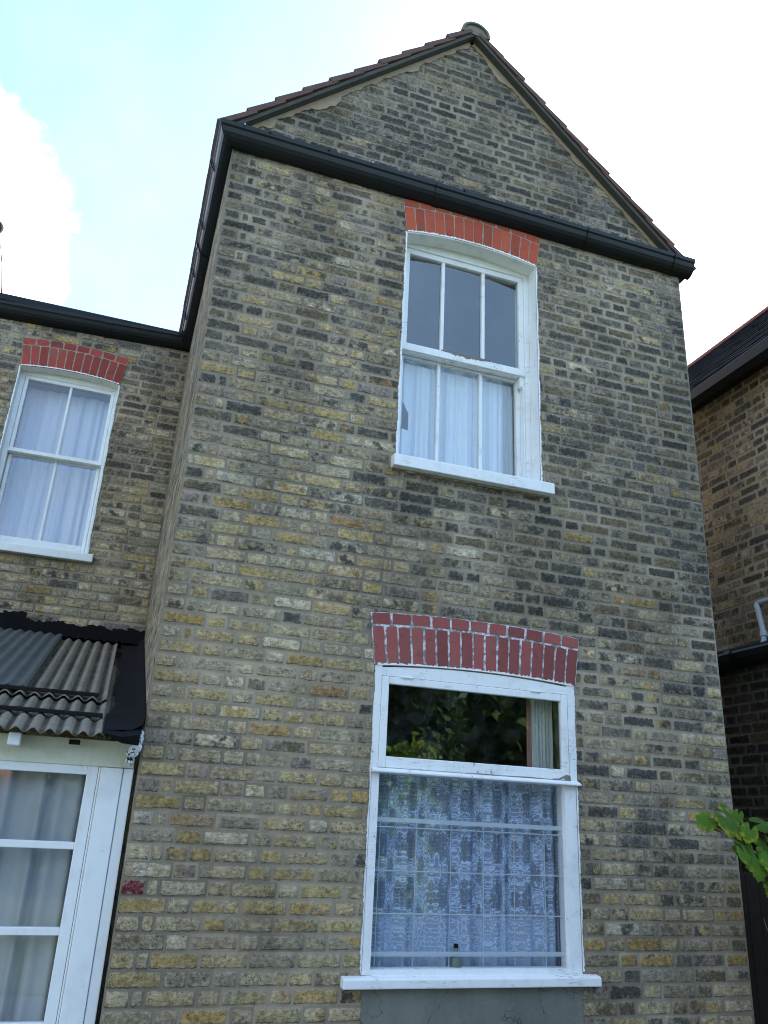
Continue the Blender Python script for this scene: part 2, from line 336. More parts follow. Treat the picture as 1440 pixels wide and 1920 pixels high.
# ------------------------------------------------------------------ mesh helpers
class MB:
    def __init__(s): s.v = []; s.f = []; s.mi = []; s.sm = []; s.cur = 0; s.at = {}
    def add(s, vs, fs, smooth=False):
        o = len(s.v); s.v += [tuple(v) for v in vs]
        for f in fs: s.f.append([i+o for i in f]); s.mi.append(s.cur); s.sm.append(smooth)
        return o
    def box(s, x0, x1, y0, y1, z0, z1):
        if x0 > x1: x0, x1 = x1, x0
        if y0 > y1: y0, y1 = y1, y0
        if z0 > z1: z0, z1 = z1, z0
        s.add([(x0,y0,z0),(x1,y0,z0),(x1,y1,z0),(x0,y1,z0),(x0,y0,z1),(x1,y0,z1),(x1,y1,z1),(x0,y1,z1)],
              [(3,2,1,0),(4,5,6,7),(0,1,5,4),(1,2,6,5),(2,3,7,6),(3,0,4,7)])
    def prism(s, poly, fn, d0, d1, smooth=False):
        """poly: 2-D points, fn(a,b,d)->3-D, extruded from d0 to d1"""
        n = len(poly)
        s.add([fn(a, b, d0) for a, b in poly]+[fn(a, b, d1) for a, b in poly],
              [list(range(n))[::-1], [i+n for i in range(n)]]+[(i, (i+1) % n, (i+1) % n+n, i+n) for i in range(n)], smooth)
    def tube(s, pts, r, n=8, cap=True):
        pts = [Vector(p) for p in pts]; rings = []
        rs = r if isinstance(r, (list, tuple)) else [r]*len(pts)
        up = Vector((0, 0, 1)); vs = []; fs = []
        for i, p in enumerate(pts):
            t = (pts[min(i+1, len(pts)-1)]-pts[max(i-1, 0)]).normalized()
            a = t.cross(up if abs(t.dot(up)) < .95 else Vector((1, 0, 0))).normalized(); b = t.cross(a)
            for k in range(n):
                q = 2*math.pi*k/n; vs.append(p+(a*math.cos(q)+b*math.sin(q))*rs[i])
        for i in range(len(pts)-1):
            for k in range(n):
                fs.append((i*n+k, i*n+(k+1) % n, (i+1)*n+(k+1) % n, (i+1)*n+k))
        s.add(vs, fs, True)
        if cap:
            s.add(vs[:n], [list(range(n))]); s.add(vs[-n:], [list(range(n))[::-1]])
    def lathe(s, prof, c, n=20):
        vs = []; fs = []
        for r, z in prof:
            for k in range(n):
                a = 2*math.pi*k/n; vs.append((c[0]+r*math.cos(a), c[1]+r*math.sin(a), c[2]+z))
        for i in range(len(prof)-1):
            for k in range(n): fs.append((i*n+k, i*n+(k+1) % n, (i+1)*n+(k+1) % n, (i+1)*n+k))
        s.add(vs, fs, True)
    def build(s, name, mats, parent=None, bevel=0.0, origin=None, loose_uv=None):
        me = bpy.data.meshes.new(name); o3 = Vector(origin) if origin is not None else Vector((0, 0, 0))
        if parent is not None: o3 = wloc(parent)
        me.from_pydata([Vector(v)-o3 for v in s.v], [], s.f)
        mats = mats if isinstance(mats, (list, tuple)) else [mats]
        for m in mats: me.materials.append(m)
        me.polygons.foreach_set('material_index', s.mi); me.polygons.foreach_set('use_smooth', s.sm)
        for k, dat in s.at.items():
            a = me.attributes.new(k, 'FLOAT_VECTOR', 'POINT'); a.data.foreach_set('vector', np.array(dat, np.float32).ravel())
        bm = bmesh.new(); bm.from_mesh(me); bmesh.ops.recalc_face_normals(bm, faces=bm.faces); bm.to_mesh(me); bm.free()
        ob = bpy.data.objects.new(name, me); COL.objects.link(ob)
        if parent is not None: ob.parent = parent
        else: ob.location = o3
        if bevel:
            b = ob.modifiers.new('bevel', 'BEVEL'); b.width = bevel; b.segments = 2; b.limit_method = 'ANGLE'
        return ob
def wloc(o):
    l = Vector(o.location)
    while o.parent: o = o.parent; l += Vector(o.location)
    return l
def tag(o, label=None, cat=None, group=None, kind=None):
    for k, v in (('label', label), ('category', cat), ('group', group), ('kind', kind)):
        if v: o[k] = v
    return o
def thing(name, loc, label, cat, group=None):
    o = bpy.data.objects.new(name, None); COL.objects.link(o); o.location = loc; o.empty_display_size = .2
    return tag(o, label, cat, group)

# ------------------------------------------------------------------ brickwork: every brick its own cell with relief and its own colours
PAL = dict(ye=(.335,.278,.150), oc=(.32,.235,.100), be=(.335,.292,.198), lt=(.415,.380,.290), gr=(.250,.225,.172), pu=(.235,.203,.178),
           dk=(.076,.074,.068), db=(.128,.122,.108), br=(.150,.126,.086), orr=(.28,.185,.10))
LOW = dict(ye=.15, oc=.05, be=.40, lt=.13, gr=.20, pu=.05, br=.015, dk=.0, db=.0, orr=.006)
HIGH = dict(dk=.38, db=.26, br=.20, gr=.14, be=.035, oc=.0, pu=.04)
def pick(rng, s):
    ks = list(PAL); p = np.array([LOW.get(k, 0)*(1-s)+HIGH.get(k, 0)*s for k in ks]); p /= p.sum()
    c = np.array(PAL[ks[rng.choice(len(ks), p=p)]])*np.array([1.05, .985, .915]); return c*(0.85+0.3*rng.random())*(1+np.array([.028, .004, -.034])*rng.normal())
def brickwork(name, parent, O, Ud, Nd, u0, u1, z0, z1, keep, tone, material, lod=1, holes=(), overrides=(), seed=1, core=(), relief=1.0, snap=.075, dark_top=False):
    rng = np.random.default_rng(seed)
    O = np.array(O, float); Ud = np.array(Ud, float); Nd = np.array(Nd, float); Z = np.array([0, 0, 1.])
    V = []; Fc = []; L = []; H = []; C1 = []; C2 = []; MK = []; nv = 0
    k0 = int(round(z0/snap)); k1 = int(round(z1/snap))
    for k in range(k0, k1):
        zb = k*snap; zt = zb+snap
        seq = []; u = u0
        if k % 2: seq += [.1125, .060]
        i = 0 if k % 2 == 0 else 0
        tot = u+sum(seq); 
        while tot < u1-.02:
            wd = (.2265 if i % 2 == 0 else .1155)+rng.normal()*.006
            if rng.random() < .08: wd = .1155 if i % 2 == 0 else .2265
            seq.append(wd); tot += wd; i += 1
        if tot > u1 and len(seq) > 1:
            seq[-1] -= tot-u1
            if seq[-1] < .05: e = seq.pop(); seq[-1] += e
        elif seq: seq[-1] += u1-tot
        cells = []; u = u0
        for wd in seq: cells.append((u, u+wd)); u += wd
        for (a, b) in cells:
            spans = [(a, b, zb, zt)]
            for (h0, h1, g0, g1) in holes:
                ns = []
                for (p, q, r, t) in spans:
                    if p >= h1-1e-6 or q <= h0+1e-6 or r >= g1-1e-6 or t <= g0+1e-6: ns.append((p, q, r, t)); continue
                    if p < h0-.012: ns.append((p, h0, r, t))
                    if q > h1+.012: ns.append((h1, q, r, t))
                    if r < g0-.008: ns.append((max(p, h0), min(q, h1), r, g0))
                    if t > g1+.008: ns.append((max(p, h0), min(q, h1), g1, t))
                spans = ns
            cu, cz = (a+b)/2, (zb+zt)/2
            s = tone(cu, cz)
            c1 = pick(rng, s); c2 = pick(rng, min(1, s+.04)) if rng.random() < .72 else c1*np.array([.8, .82, .88])
            for (ou, oz, oc) in overrides:
                if a <= ou < b and zb <= oz < zt: c1 = np.array(oc)*(0.9+.2*rng.random()); c2 = (c1*.85 if rng.random() < .35 or oc[0] > 2.5*oc[1] else pick(rng, 0))
            mk = 1.0+.10*rng.normal(); mk = np.array([mk, mk, mk])*mort_tone(s)
            if s > .99 and dark_top: c1 = c1*np.array([.70, .725, .77]); c2 = c2*np.array([.70, .725, .77]); mk = mk*np.array([.80, .82, .84])
            prot = (.0012+.0042*rng.random())*relief; tl = rng.normal()*.010*relief; tz = rng.normal()*.03*relief
            for (p, q, r, t) in spans:
                if q-p < .006 or t-r < .006: continue
                if lod:
                    nu = max(2, int((q-p)/.034)); 
                    us = [p, p+.005, p+.013]+list(np.linspace(p+.013, q-.013, nu+1)[1:-1])+[q-.013, q-.005, q] if q-p > .04 else [p, (p+q)/2, q]
                    zs = [r, r+.005, r+.013, (r+t)/2, t-.013, t-.005, t] if t-r > .04 else [r, (r+t)/2, t]
                else:
                    us = [p, q]; zs = [r, t]
                us = np.array(us); zs = np.array(zs)
                uu, zz = np.meshgrid(us, zs)
                d = np.minimum(np.minimum(uu-p, q-uu), np.minimum(zz-r, t-zz))
                if lod:
                    prof = np.clip((d-.004)/.009, 0, 1); hh = prof*(prot+tl*(uu-cu)+tz*(zz-cz)*.3+rng.normal(size=uu.shape)*.0011*relief)
                    hh = np.maximum(hh, 0)
                else: hh = np.zeros_like(uu)
                n = uu.size; idx = np.arange(n).reshape(uu.shape)+nv
                P = O+uu.ravel()[:, None]*Ud+zz.ravel()[:, None]*Z+hh.ravel()[:, None]*Nd
                qs = np.stack([idx[:-1, :-1], idx[:-1, 1:], idx[1:, 1:], idx[1:, :-1]], -1).reshape(-1, 4)
                if keep is not None:
                    mu = (uu[:-1, :-1]+uu[1:, 1:]).ravel()/2; mz = (zz[:-1, :-1]+zz[1:, 1:]).ravel()/2
                    ok = keep(mu, mz); qs = qs[ok]
                    if not len(qs): continue
                V.append(P); Fc.append(qs); nv += n
                lu = uu.ravel()-(p+q)/2; lz = zz.ravel()-(r+t)/2
                L.append(np.stack([lu, lz, lu*0], 1)); H.append(np.tile([(q-p)/2, (t-r)/2, 0], (n, 1)))
                C1.append(np.tile([*c1, 1], (n, 1))); C2.append(np.tile([*c2, 1], (n, 1))); MK.append(np.tile([*mk, 1], (n, 1)))
    # solid mortar core behind the faces
    for (a, b, r, t, d0, d1) in core:
        P = []
        for dd in (d0, d1):
            for (uu, zz) in ((a, r), (b, r), (b, t), (a, t)): P.append(O+uu*Ud+zz*Z+dd*Nd)
        V.append(np.array(P)); q = np.array([(0,1,2,3),(4,5,6,7),(0,1,5,4),(1,2,6,5),(2,3,7,6),(3,0,4,7)])+nv; Fc.append(q); nv += 8
        L.append(np.zeros((8, 3))); H.append(np.zeros((8, 3))); C1.append(np.tile([.2,.19,.16,1], (8, 1))); C2.append(np.tile([.2,.19,.16,1], (8, 1))); MK.append(np.tile([.9,.9,.9,1], (8, 1)))
    V = np.concatenate(V); Fc = np.concatenate(Fc)
    me = bpy.data.meshes.new(name)
    V = V-np.array(wloc(parent))
    me.vertices.add(len(V)); me.vertices.foreach_set('co', V.astype(np.float32).ravel())
    me.loops.add(Fc.size); me.loops.foreach_set('vertex_index', Fc.astype(np.int32).ravel())
    me.polygons.add(len(Fc)); me.polygons.foreach_set('loop_start', np.arange(0, Fc.size, 4, dtype=np.int32))
    me.update(calc_edges=True)
    for nm, dat in (('loc', L), ('half', H)):
        a = me.attributes.new(nm, 'FLOAT_VECTOR', 'POINT'); a.data.foreach_set('vector', np.concatenate(dat).astype(np.float32).ravel())
    for nm, dat in (('bk', C1), ('bk2', C2), ('mk', MK)):
        a = me.attributes.new(nm, 'FLOAT_COLOR', 'POINT'); a.data.foreach_set('color', np.concatenate(dat).astype(np.float32).ravel())
    me.materials.append(material); me.validate()
    bm = bmesh.new(); bm.from_mesh(me); bmesh.ops.remove_doubles(bm, verts=[v for v in bm.verts if not v.link_faces], dist=0)
    loose = [v for v in bm.verts if not v.link_faces]; bmesh.ops.delete(bm, geom=loose, context='VERTS')
    # the skin must face outwards
    nd = Vector(Nd)
    for f in bm.faces:
        if f.calc_center_median().dot(nd) > (Vector(O)-wloc(parent)).dot(nd)-.002 and f.normal.dot(nd) < 0: f.normal_flip()
    bm.to_mesh(me); bm.free()
    ob = bpy.data.objects.new(name, me); COL.objects.link(ob); ob.parent = parent
    return ob
def mort_tone(s):
    return np.array([1+.02*s, 1+.04*s, 1+.10*s])

W = 3.50; D = 2.65; KR = (D+4.2125)/6.7625
def RX(x): return -.17577+(x+.17577)*KR
def RZ(z): return .60567+(z-.60567)*KR
APX, APZ, SLOPE = 1.71, 6.43, 0.945
def gable(x): return APZ-SLOPE*abs(x-APX)
def interp(x, pts):
    return float(np.interp(x, [p[0] for p in pts], [p[1] for p in pts]))
def tone_front(x, z):
    if z > 4.72: return 1.0
    l = interp(z, [(-1, .0), (1.2, .03), (2.0, .12), (2.7, .28), (3.2, .58), (4.0, .76), (4.6, .74)])
    r = interp(z, [(-1, .50), (.4, .50), (1.3, .60), (2.0, .84), (3, .95), (4.2, .90), (4.7, .75)])
    s = l+(r-l)*interp(x, [(.9, 0), (2.5, 1)])
    if x < .14 and z > 1.8: s += .3
    if 1.1 < x < 2.4 and 2.0 < z < 2.62: s += .22
    if x > 3.3: s += .15
    return min(1, max(0, s))
YB = [(0.64,2.85),(0.82,2.85),(1.0,2.86),(0.49,2.91),(0.95,3.46),(0.95,3.32),(0.27,3.37),(0.14,3.07),(1.14,3.47),(1.14,3.53),(1.14,3.77),(0.8,2.7),(0.38,2.06),(0.55,2.14),(0.61,2.06),(0.63,2.3),(0.95,2.14),(0.39,1.84),(0.62,1.84),(0.81,1.83),(1.08,1.84),(0.88,1.07),(0.47,1.07),(0.62,1.0),(0.51,0.92),(0.82,1.37),(1.03,1.38),(0.82,0.77),(1.09,0.68),(0.81,0.62),(0.88,0.47),(0.67,0.39),(0.83,0.32),(1.07,0.25),(0.62,0.32),(0.5,0.18),(1.09,0.1),(0.31,0.4),(0.13,0.18),(0.67,-0.19),(0.35,-0.26),(0.93,-0.18),(0.16,0.78),(0.13,0.63),(2.59,2.37),(2.6,2.14),(3.0,1.98),(3.27,2.83),(0.2,4.61),(0.62,3.82)]
OB = [(0.82,1.23),(0.3,0.54),(2.77,1.98),(0.87,2.2)]
OVR = [(x, z, (.34,.25,.11) if i % 3 else (.34,.28,.14)) for i, (x, z) in enumerate(YB)]+[(x, z, (.31,.20,.10)) for x, z in OB]+[(.06, .26, (.17,.035,.042))]
GZ = -1.0                                                            # ground level

house = thing('brick_house', (1.75, 2.6, GZ), 'tall gabled rear wing of a sooty yellow brick house with white windows and red arches', 'house')

# openings in the front wall (x0, x1, z0, z1)
U_OP = (1.24, 2.235, 2.60, 4.455); L_OP = (1.18, 2.415, -.15, 1.41)
front = brickwork('wall', house, (0, 0, 0), (1, 0, 0), (0, -1, 0), 0, W, GZ, 6.5, lambda u, z: z < gable(u)-.005, tone_front, M_BRICK,
    holes=(U_OP, L_OP), overrides=OVR, seed=11, dark_top=True,
    core=[(.004, 1.18, GZ, 4.70, -.22, -.003), (2.415, W-.004, GZ, 4.70, -.22, -.003), (1.18, 2.415, GZ, -.15, -.22, -.003), (1.18, 2.415, 1.41, 2.60, -.22, -.003),
          (1.18, 1.24, 2.60, 4.46, -.22, -.003), (2.235, 2.415, 2.60, 4.46, -.22, -.003), (1.18, 2.415, 4.46, 4.70, -.22, -.003)])
b = MB()                                                              # brick backing inside the gable
b.prism([(.02, 4.70), (W-.02, 4.70), (APX, gable(APX)-.05)], lambda a, z, d: (a, d, z), .002, .22)
b.build('gable_backing', M_CEMENT, house)
tag(front, 'sooty stock brick gable wall')
tone_side = lambda u, z: interp(z, [(-1, .3), (2, .4), (4, .6)])
brickwork('wall', house, (0, 0, 0), (0, 1, 0), (-1, 0, 0), 0.0, D, GZ, 4.725, None, tone_side, M_BRICK, lod=0, seed=21, core=[(.22, D, GZ, 4.70, -.22, -.003)])
brickwork('wall', house, (W, 0, 0), (0, 1, 0), (1, 0, 0), 0.0, D+3.5, GZ, 4.725, None, lambda u, z: .7, M_BRICK, lod=0, seed=22, core=[(.22, D+3.5, GZ, 4.70, -.22, -.003)])
R_OP = (RX(-1.385), RX(-.56), RZ(2.46), RZ(4.15)+.03)
def tone_rear(x, z):
    return interp(z, [(1.8, .12), (2.6, .25), (3.4, .55), (4.5, .72)])
brickwork('wall', house, (0, D, 0), (1, 0, 0), (0, -1, 0), -4.6, 0.0, GZ, 4.8, None, tone_rear, M_BRICK, lod=1, holes=(R_OP,), seed=31,
    core=[(-4.6, R_OP[0], GZ, 4.8, -.22, -.003), (R_OP[1], 0, GZ, 4.8, -.22, -.003), (R_OP[0], R_OP[1], GZ, R_OP[2], -.22, -.003), (R_OP[0], R_OP[1], R_OP[3], 4.8, -.22, -.003)])
b = MB(); b.cur = 0                                                   # the unseen body of the main house
b.box(-4.6, -4.4, D+.23, 8.0, GZ, 4.75); b.box(3.26, 3.27, D+3.6, 8.0, GZ, 4.75); b.box(-4.6, 3.27, 8.0, 8.2, GZ, 4.75)
b.build('house_body', M_BRICK_N if False else M_CEMENT, house)

# rendered panel below the ground-floor window
b = MB(); n = 24
for i in range(n):
    pass
rngc = random.Random(3); cl_ = [(1.19+rngc.uniform(-.008, .008), -.155-.825*i/16) for i in range(17)]; cr_ = [(2.40+rngc.uniform(-.010, .008), -.98+.825*i/16) for i in range(17)]
b.prism(cl_+cr_, lambda a, z, d: (a, d, z), -.0085, .0); b.build('cement_panel', M_CEMENT, front)

# ------------------------------------------------------------------ arches
def arch(name, parent, x0, x1, fan, zs, rise, ring, top, n, ntop, mw, y, mred, mmort, seed, proud=.010, yoff=0.0):
    rng = random.Random(seed); cx = (x0+x1)/2; hw = (x1-x0)/2
    def curve(t, k):                                                  # t 0..1 along the arch, k 0 bottom, 1 top of voussoirs, 2 top of cap course
        q = 2*t-1; ex = (0, fan*ring/(ring+top), fan)[k]; zz = (0, ring, ring+top)[k]
        return cx+q*(hw+ex), zs+rise*(1-q*q)+zz
    b = MB(); b.cur = 1; tone = []
    N = 18
    for i in range(N):
        t0, t1 = i/N, (i+1)/N
        b.prism([curve(t0, 0), curve(t1, 0), curve(t1, 2), curve(t0, 2)], lambda a, z, d: (a, d, z), y-proud+.0008, y+.10)
    tone += [(.5, .5, .5)]*len(b.v)
    b.cur = 0
    def block(ta, tb, ka, kb, ga, gb):
        # four corners inset by the joint, edges slightly ragged
        p = [Vector(curve(ta, ka)), Vector(curve(tb, ka)), Vector(curve(tb, kb)), Vector(curve(ta, kb))]
        c = sum(p, Vector((0, 0)))/4; o = []
        ux = (p[1]-p[0]).normalized(); uz = (p[3]-p[0]).normalized()
        p = [p[0]+ux*mw/2+uz*ga, p[1]-ux*mw/2+uz*ga, p[2]-ux*mw/2-uz*gb, p[3]+ux*mw/2-uz*gb]
        for i in range(4):
            a, d = p[i], p[(i+1) % 4]; m_ = max(2, int((d-a).length/.03))
            for j in range(m_):
                q = a.lerp(d, j/m_); 
                jit = .0013 if j else .003
                q = q+Vector((rng.uniform(-1, 1), rng.uniform(-1, 1)))*jit
                if not j: q = q+(c-q).normalized()*.003
                o.append((q.x, q.y))
        b.prism(o, lambda a, z, d: (a, d, z), y-proud-rng.uniform(.0005, .0025), y+.02); r_ = rng.random(); tone.extend([(r_, r_, r_)]*(len(b.v)-len(tone)))
    for i in range(n):
        block(i/n+rng.uniform(-.002, .002), (i+1)/n+rng.uniform(-.002, .002), 0, 1, .001, mw*.45)
    for i in range(ntop):
        block(i/ntop, (i+1)/ntop, 1, 2, mw*.5, .004)
    b.at['tone'] = tone
    return b.build(name, [mred, mmort], parent)
arch('brick_arch', house, 1.236, 2.238, .04, 4.40, .05, .205, .062, 14, 9, .009, 0, M_RED_U, M_MORT_U, 3)
o = arch('brick_arch', house, 1.165, 2.43, .038, 1.405, .026, .222, .072, 17, 11, .013, 0, M_RED_L, M_MORT_L, 4)
arch('brick_arch', house, R_OP[0]+.005, R_OP[1]+.005, .04, R_OP[3]-.05, .035, .215, .07, 12, 8, .011, D, M_RED_R, M_MORT_U, 5)

# ------------------------------------------------------------------ gutters
def gprof(z0):
    # moulded (ogee) gutter: outside, lip, inside
    return [(0, z0), (.022, z0+.004), (.045, z0+.014), (.066, z0+.032), (.080, z0+.056), (.090, z0+.086), (.099, z0+.098), (.104, z0+.125), (.098, z0+.125),
            (.093, z0+.105), (.083, z0+.090), (.072, z0+.060), (.058, z0+.040), (.04, z0+.025), (.02, z0+.016), (.006, z0+.016), (.006, z0+.125), (0, z0+.125)]
GUT = 4.675
def gutter(name, parent, fn, d0, d1, mit0=0, mit1=0, joints=(), drop=0.0, jd=.05):
    """fn(out, z, d) -> world; mitre factors shift the ends along d by out"""
    b = MB(); p = gprof(GUT); n = len(p)
    def z_(d): return -drop*(d-d0)/(d1-d0) if d1 != d0 else 0
    vs = []
    for d, mt in ((d0, mit0), (d1, mit1)):
        vs += [fn(o, z+z_(d), d+mt*o) for o, z in p]
    b.add(vs, [list(range(n))[::-1], [i+n for i in range(n)]])
    b.add(vs, [(i, (i+1) % n, (i+1) % n+n, i+n) for i in range(n)], False)
    for dj in joints:                                                 # raised collars where lengths join
        q = [(o*1.06+.001, z-.006) for o, z in p[:8]]+[(.0, GUT+.12)]
        b.prism(q, lambda o, z, d: fn(o, z+z_(d), d), dj-jd/2, dj+jd/2)
    return b.build(name, M_GUTTER, parent, bevel=0)
gf = gutter('gutter', house, lambda o, z, d: (d, -o-.010, z), 0.0, W+.075, mit0=-1, joints=(1.43, 2.65, 3.42))
gs = gutter('gutter', house, lambda o, z, d: (-o-.004, d, z), 0.0, D, mit0=-1, mit1=-1, joints=(1.2,))
gr = gutter('gutter', house, lambda o, z, d: (d, D-o-.004, z), -.002, -4.2, mit0=-1, joints=(-.75, -2.4), drop=.16)
b = MB()                                                              # stop end
b.prism(gprof(GUT)[:8]+[(0, GUT+.125)], lambda o, z, d: (d, -o-.010, z), W+.0755, W+.081); b.build('stop_end', M_GUTTER, gf)
for d in (.30, .93, 1.55, 2.2):                                       # strap ends hooked over the side gutter's lip
    b = MB(); b.tube([(-.085, d, GUT+.06), (-.112, d, GUT+.10), (-.124, d, GUT+.135), (-.112, d, GUT+.15), (-.09, d, GUT+.13)], .006, 6); b.build('bracket', M_GUTTER, gs)
for d in (.05, .22, .62, .93, 1.62, 2.32, 2.95):
    b = MB(); b.box(d-.006, d+.006, -.122, -.02, GUT+.1255, GUT+.1295); b.box(d-.006, d+.006, -.122, -.1155, GUT+.116, GUT+.1255); b.build('bracket', M_PIPE if d in (.05, .93) else M_GUTTER, gf)
# dark fascia behind the side and rear gutters
b = MB(); b.box(-.003, .06, -.0, D, 4.80, 4.83); b.box(-4.2, -.1, D-.003, D+.05, 4.76, 4.80); b.build('fascia', M_BATTEN, house)

# ------------------------------------------------------------------ gable roof: stepped tile courses, undercloak, ridge
roof_e = MB()
YF, YB_ = -.075, D+3.4
def slope_pt(sd, s, h):                                               # s down the slope from the apex, h above the brick line
    c = 1/math.sqrt(1+SLOPE**2); return (APX+sd*(s*c+h*SLOPE*c), APZ-s*SLOPE*c+h*c)
LS = math.hypot(APX+.06, SLOPE*(APX+.06)); LSR = math.hypot(W+.05-APX, SLOPE*(W+.05-APX))
b = MB()
for sd, L in ((-1, LS), (1, LSR)):
    nC = 10; gg = L/nC
    for i in range(nC):
        s1 = L-i*gg+.01; s0 = s1-gg-.05
        nx = 36
        for j in range(nx):
            y0 = YF+(YB_-YF)*j/nx; y1 = YF+(YB_-YF)*(j+1)/nx-.004
            jz = random.uniform(-.002, .003); dy = random.uniform(-.006, .006) if j == 0 else 0
            q = [slope_pt(sd, max(s0, 0), .030+jz), slope_pt(sd, s1, .046+jz), slope_pt(sd, s1, .088+jz), slope_pt(sd, max(s0, 0), .060+jz)]
            b.prism(q, lambda a, z, d: (a, d, z), y0+dy, y1)
roof = b.build('roof', M_TILE, house)
b = MB()
for sd, L in ((-1, LS), (1, LSR)):
    b.prism([slope_pt(sd, 0.0, .004), slope_pt(sd, L, .004), slope_pt(sd, L, .031), slope_pt(sd, 0.0, .031)], lambda a, z, d: (a, d, z), YF+.012, YF+.10)
    b.prism([slope_pt(sd, 0.0, .010), slope_pt(sd, L, .010), slope_pt(sd, L, .028), slope_pt(sd, 0.0, .028)], lambda a, z, d: (a, d, z), .02, YB_)
b.build('undercloak', M_UNDER, roof)
b = MB(); rng = random.Random(9)
for sd, L in ((-1, LS-.06), (1, LSR-.02)):                            # sandy mortar fillet, ragged lower edge
    n = 90
    def fw(i):
        t = i/n; v = .030+.007*math.sin(i*.83+sd)+.006*math.sin(i*2.3)+.004*math.sin(i*5.1)
        for c_, w_, a_ in (((.66, .05, .055), (.30, .03, .03), (.88, .02, .03)) if sd < 0 else ((.14, .03, .05), (.93, .03, .05), (.5, .02, .02))): v += a_*math.exp(-((t-c_)/w_)**2)
        return v
    for i in range(n):
        s0, s1 = L*i/n, L*(i+1)/n
        wd = fw(i); wd2 = fw(i+1)
        q = [slope_pt(sd, s0, .006), slope_pt(sd, s1, .006), slope_pt(sd, s1, -wd2), slope_pt(sd, s0, -wd)]
        b.prism(q, lambda a, z, d: (a, d, z), -.010, .0)
b.build('mortar_fillet', M_FILLET, roof)
b = MB(); rr = .122; seg = 14
for i, yy in enumerate(np.arange(YF-.012, YB_, .42)):
    po = [(APX+rr*math.cos(a), APZ+.005+rr*.95*math.sin(a)) for a in np.linspace(-.12, math.pi+.12, seg)]
    pi_ = [(APX+(rr-.018)*math.cos(a), APZ+.005+(rr-.018)*.95*math.sin(a)) for a in np.linspace(math.pi+.12, -.12, seg)]
    b.prism(po+pi_, lambda a, z, d: (a, d, z), yy, yy+.415)
rt = b.build('ridge_tile', M_RIDGE, roof)
b = MB(); b.prism([(APX+(rr-.018)*math.cos(a), APZ+.005+(rr-.018)*.95*math.sin(a)) for a in np.linspace(0, math.pi, seg)], lambda a, z, d: (a, d, z), YF+.004, YF+.05)
b.build('mortar_bedding', m_plain('bedding', (.17, .16, .14), .95, .5, 30, .8), rt)

# main roof behind (pitch below the line of sight), chimney on it
b = MB()
b.prism([(D-.04, 4.79), (D-.04, 4.85), (6.0, 6.25), (8.4, 4.9), (8.4, 4.84), (6.0, 6.18)], lambda y, z, d: (d, y, z), -4.7, 3.4)
b.build('roof', M_SLATE, house)
b = MB(); cx = -3.02
b.box(cx-.5, cx+.14, 5.7, 6.35, 5.7, 7.35); b.box(cx-.55, cx+.19, 5.65, 6.4, 7.35, 7.45); ch = b.build('chimney', M_BRICK_N if False else m_plain('chimney_brick', (.16, .13, .10), .9, .4, 14, .6), house)
b = MB(); c3 = (-2.86, 6.02, 7.45)
b.lathe([(.15, 0), (.13, .1), (.12, .32), (.13, .36), (.10, .36)], c3); b.build('chimney_pot', m_plain('pot_clay', (.30, .14, .09), .85, .3, 14, .3), ch)
b = MB(); b.lathe([(.05, .36), (.05, .50), (.20, .52), (.235, .555), (.225, .585), (.12, .65), (.0, .67)], c3); b.build('cowl', m_plain('cowl_metal', (.035, .028, .045), .45, .3, 14, .2, .5), ch)
b = MB(); b.tube([(-2.62, 6.0, 7.75), (-2.53, 6.0, 7.42), (-2.455, 6.0, 7.05), (-2.43, 6.0, 6.88)], [.005, .008, .009, .009], 6)
b.tube([(-2.83, 6.0, 7.75), (-2.62, 6.0, 7.75)], .006, 6); b.build('stay_wire', M_BATTEN, ch)

# ------------------------------------------------------------------ windows
def lip(b, x0, x1, z0, zs, rise, y, wd=.012, seed=1):
    """ragged painted margin where the white paint laps onto the brick round an opening"""
    rng = random.Random(seed); n = 110
    for sx, xe in ((-1, x0), (1, x1)):
        for i in range(n):
            a, c = z0+(zs-z0)*i/n, z0+(zs-z0)*(i+1)/n; q = wd*(.62+.16*math.sin(i*.31+sx)+rng.uniform(-.14, .14))
            b.add([(xe, y-.006, a), (xe+sx*q, y-.006, a), (xe+sx*q, y-.006, c), (xe, y-.006, c), (xe, y+.02, a), (xe+sx*q, y+.004, a), (xe+sx*q, y+.004, c), (xe, y+.02, c)],
                  [(0, 1, 2, 3), (1, 5, 6, 2), (0, 4, 5, 1), (3, 2, 6, 7)])
    if rise is not None:
        for i in range(n):
            t0, t1 = i/n, (i+1)/n; f = lambda t: (x0+(x1-x0)*t, zs+rise*(1-(2*t-1)**2)); q = wd*rng.uniform(.35, .95)
            (xa, za), (xb, zb) = f(t0), f(t1)
            b.add([(xa, y-.013, za), (xb, y-.013, zb), (xb, y-.013, zb+q), (xa, y-.013, za+q), (xa, y+.02, za), (xb, y+.02, zb), (xb, y, zb+q), (xa, y, za+q)],
                  [(0, 1, 2, 3), (0, 4, 5, 1), (3, 2, 6, 7)])
def sill(name, parent, x0, x1, yf, yb, z0, z1, m, seed=2):
    rng = random.Random(seed); b = MB(); n = 14
    for i in range(n):
        pass
    prof = [(yf, z0), (yb, z0+.004), (yb, z1+.012), (yf+.012, z1), (yf, z1-.006)]
    b.prism(prof, lambda y, z, d: (d, y, z), x0, x1)
    return b.build(name, m, parent, bevel=.005)
def pane_obj(parent, x0, x1, y, z0, z1):
    b = MB(); b.box(x0, x1, y-.002, y+.002, z0, z1); b.f = [f for f in b.f]; 
    # a single sheet (front face only) is enough for thin window glass
    c = MB(); c.add([(x0, y, z0), (x1, y, z0), (x1, y, z1), (x0, y, z1)], [(0, 1, 2, 3)])
    return c.build('pane', M_GLASS, parent)

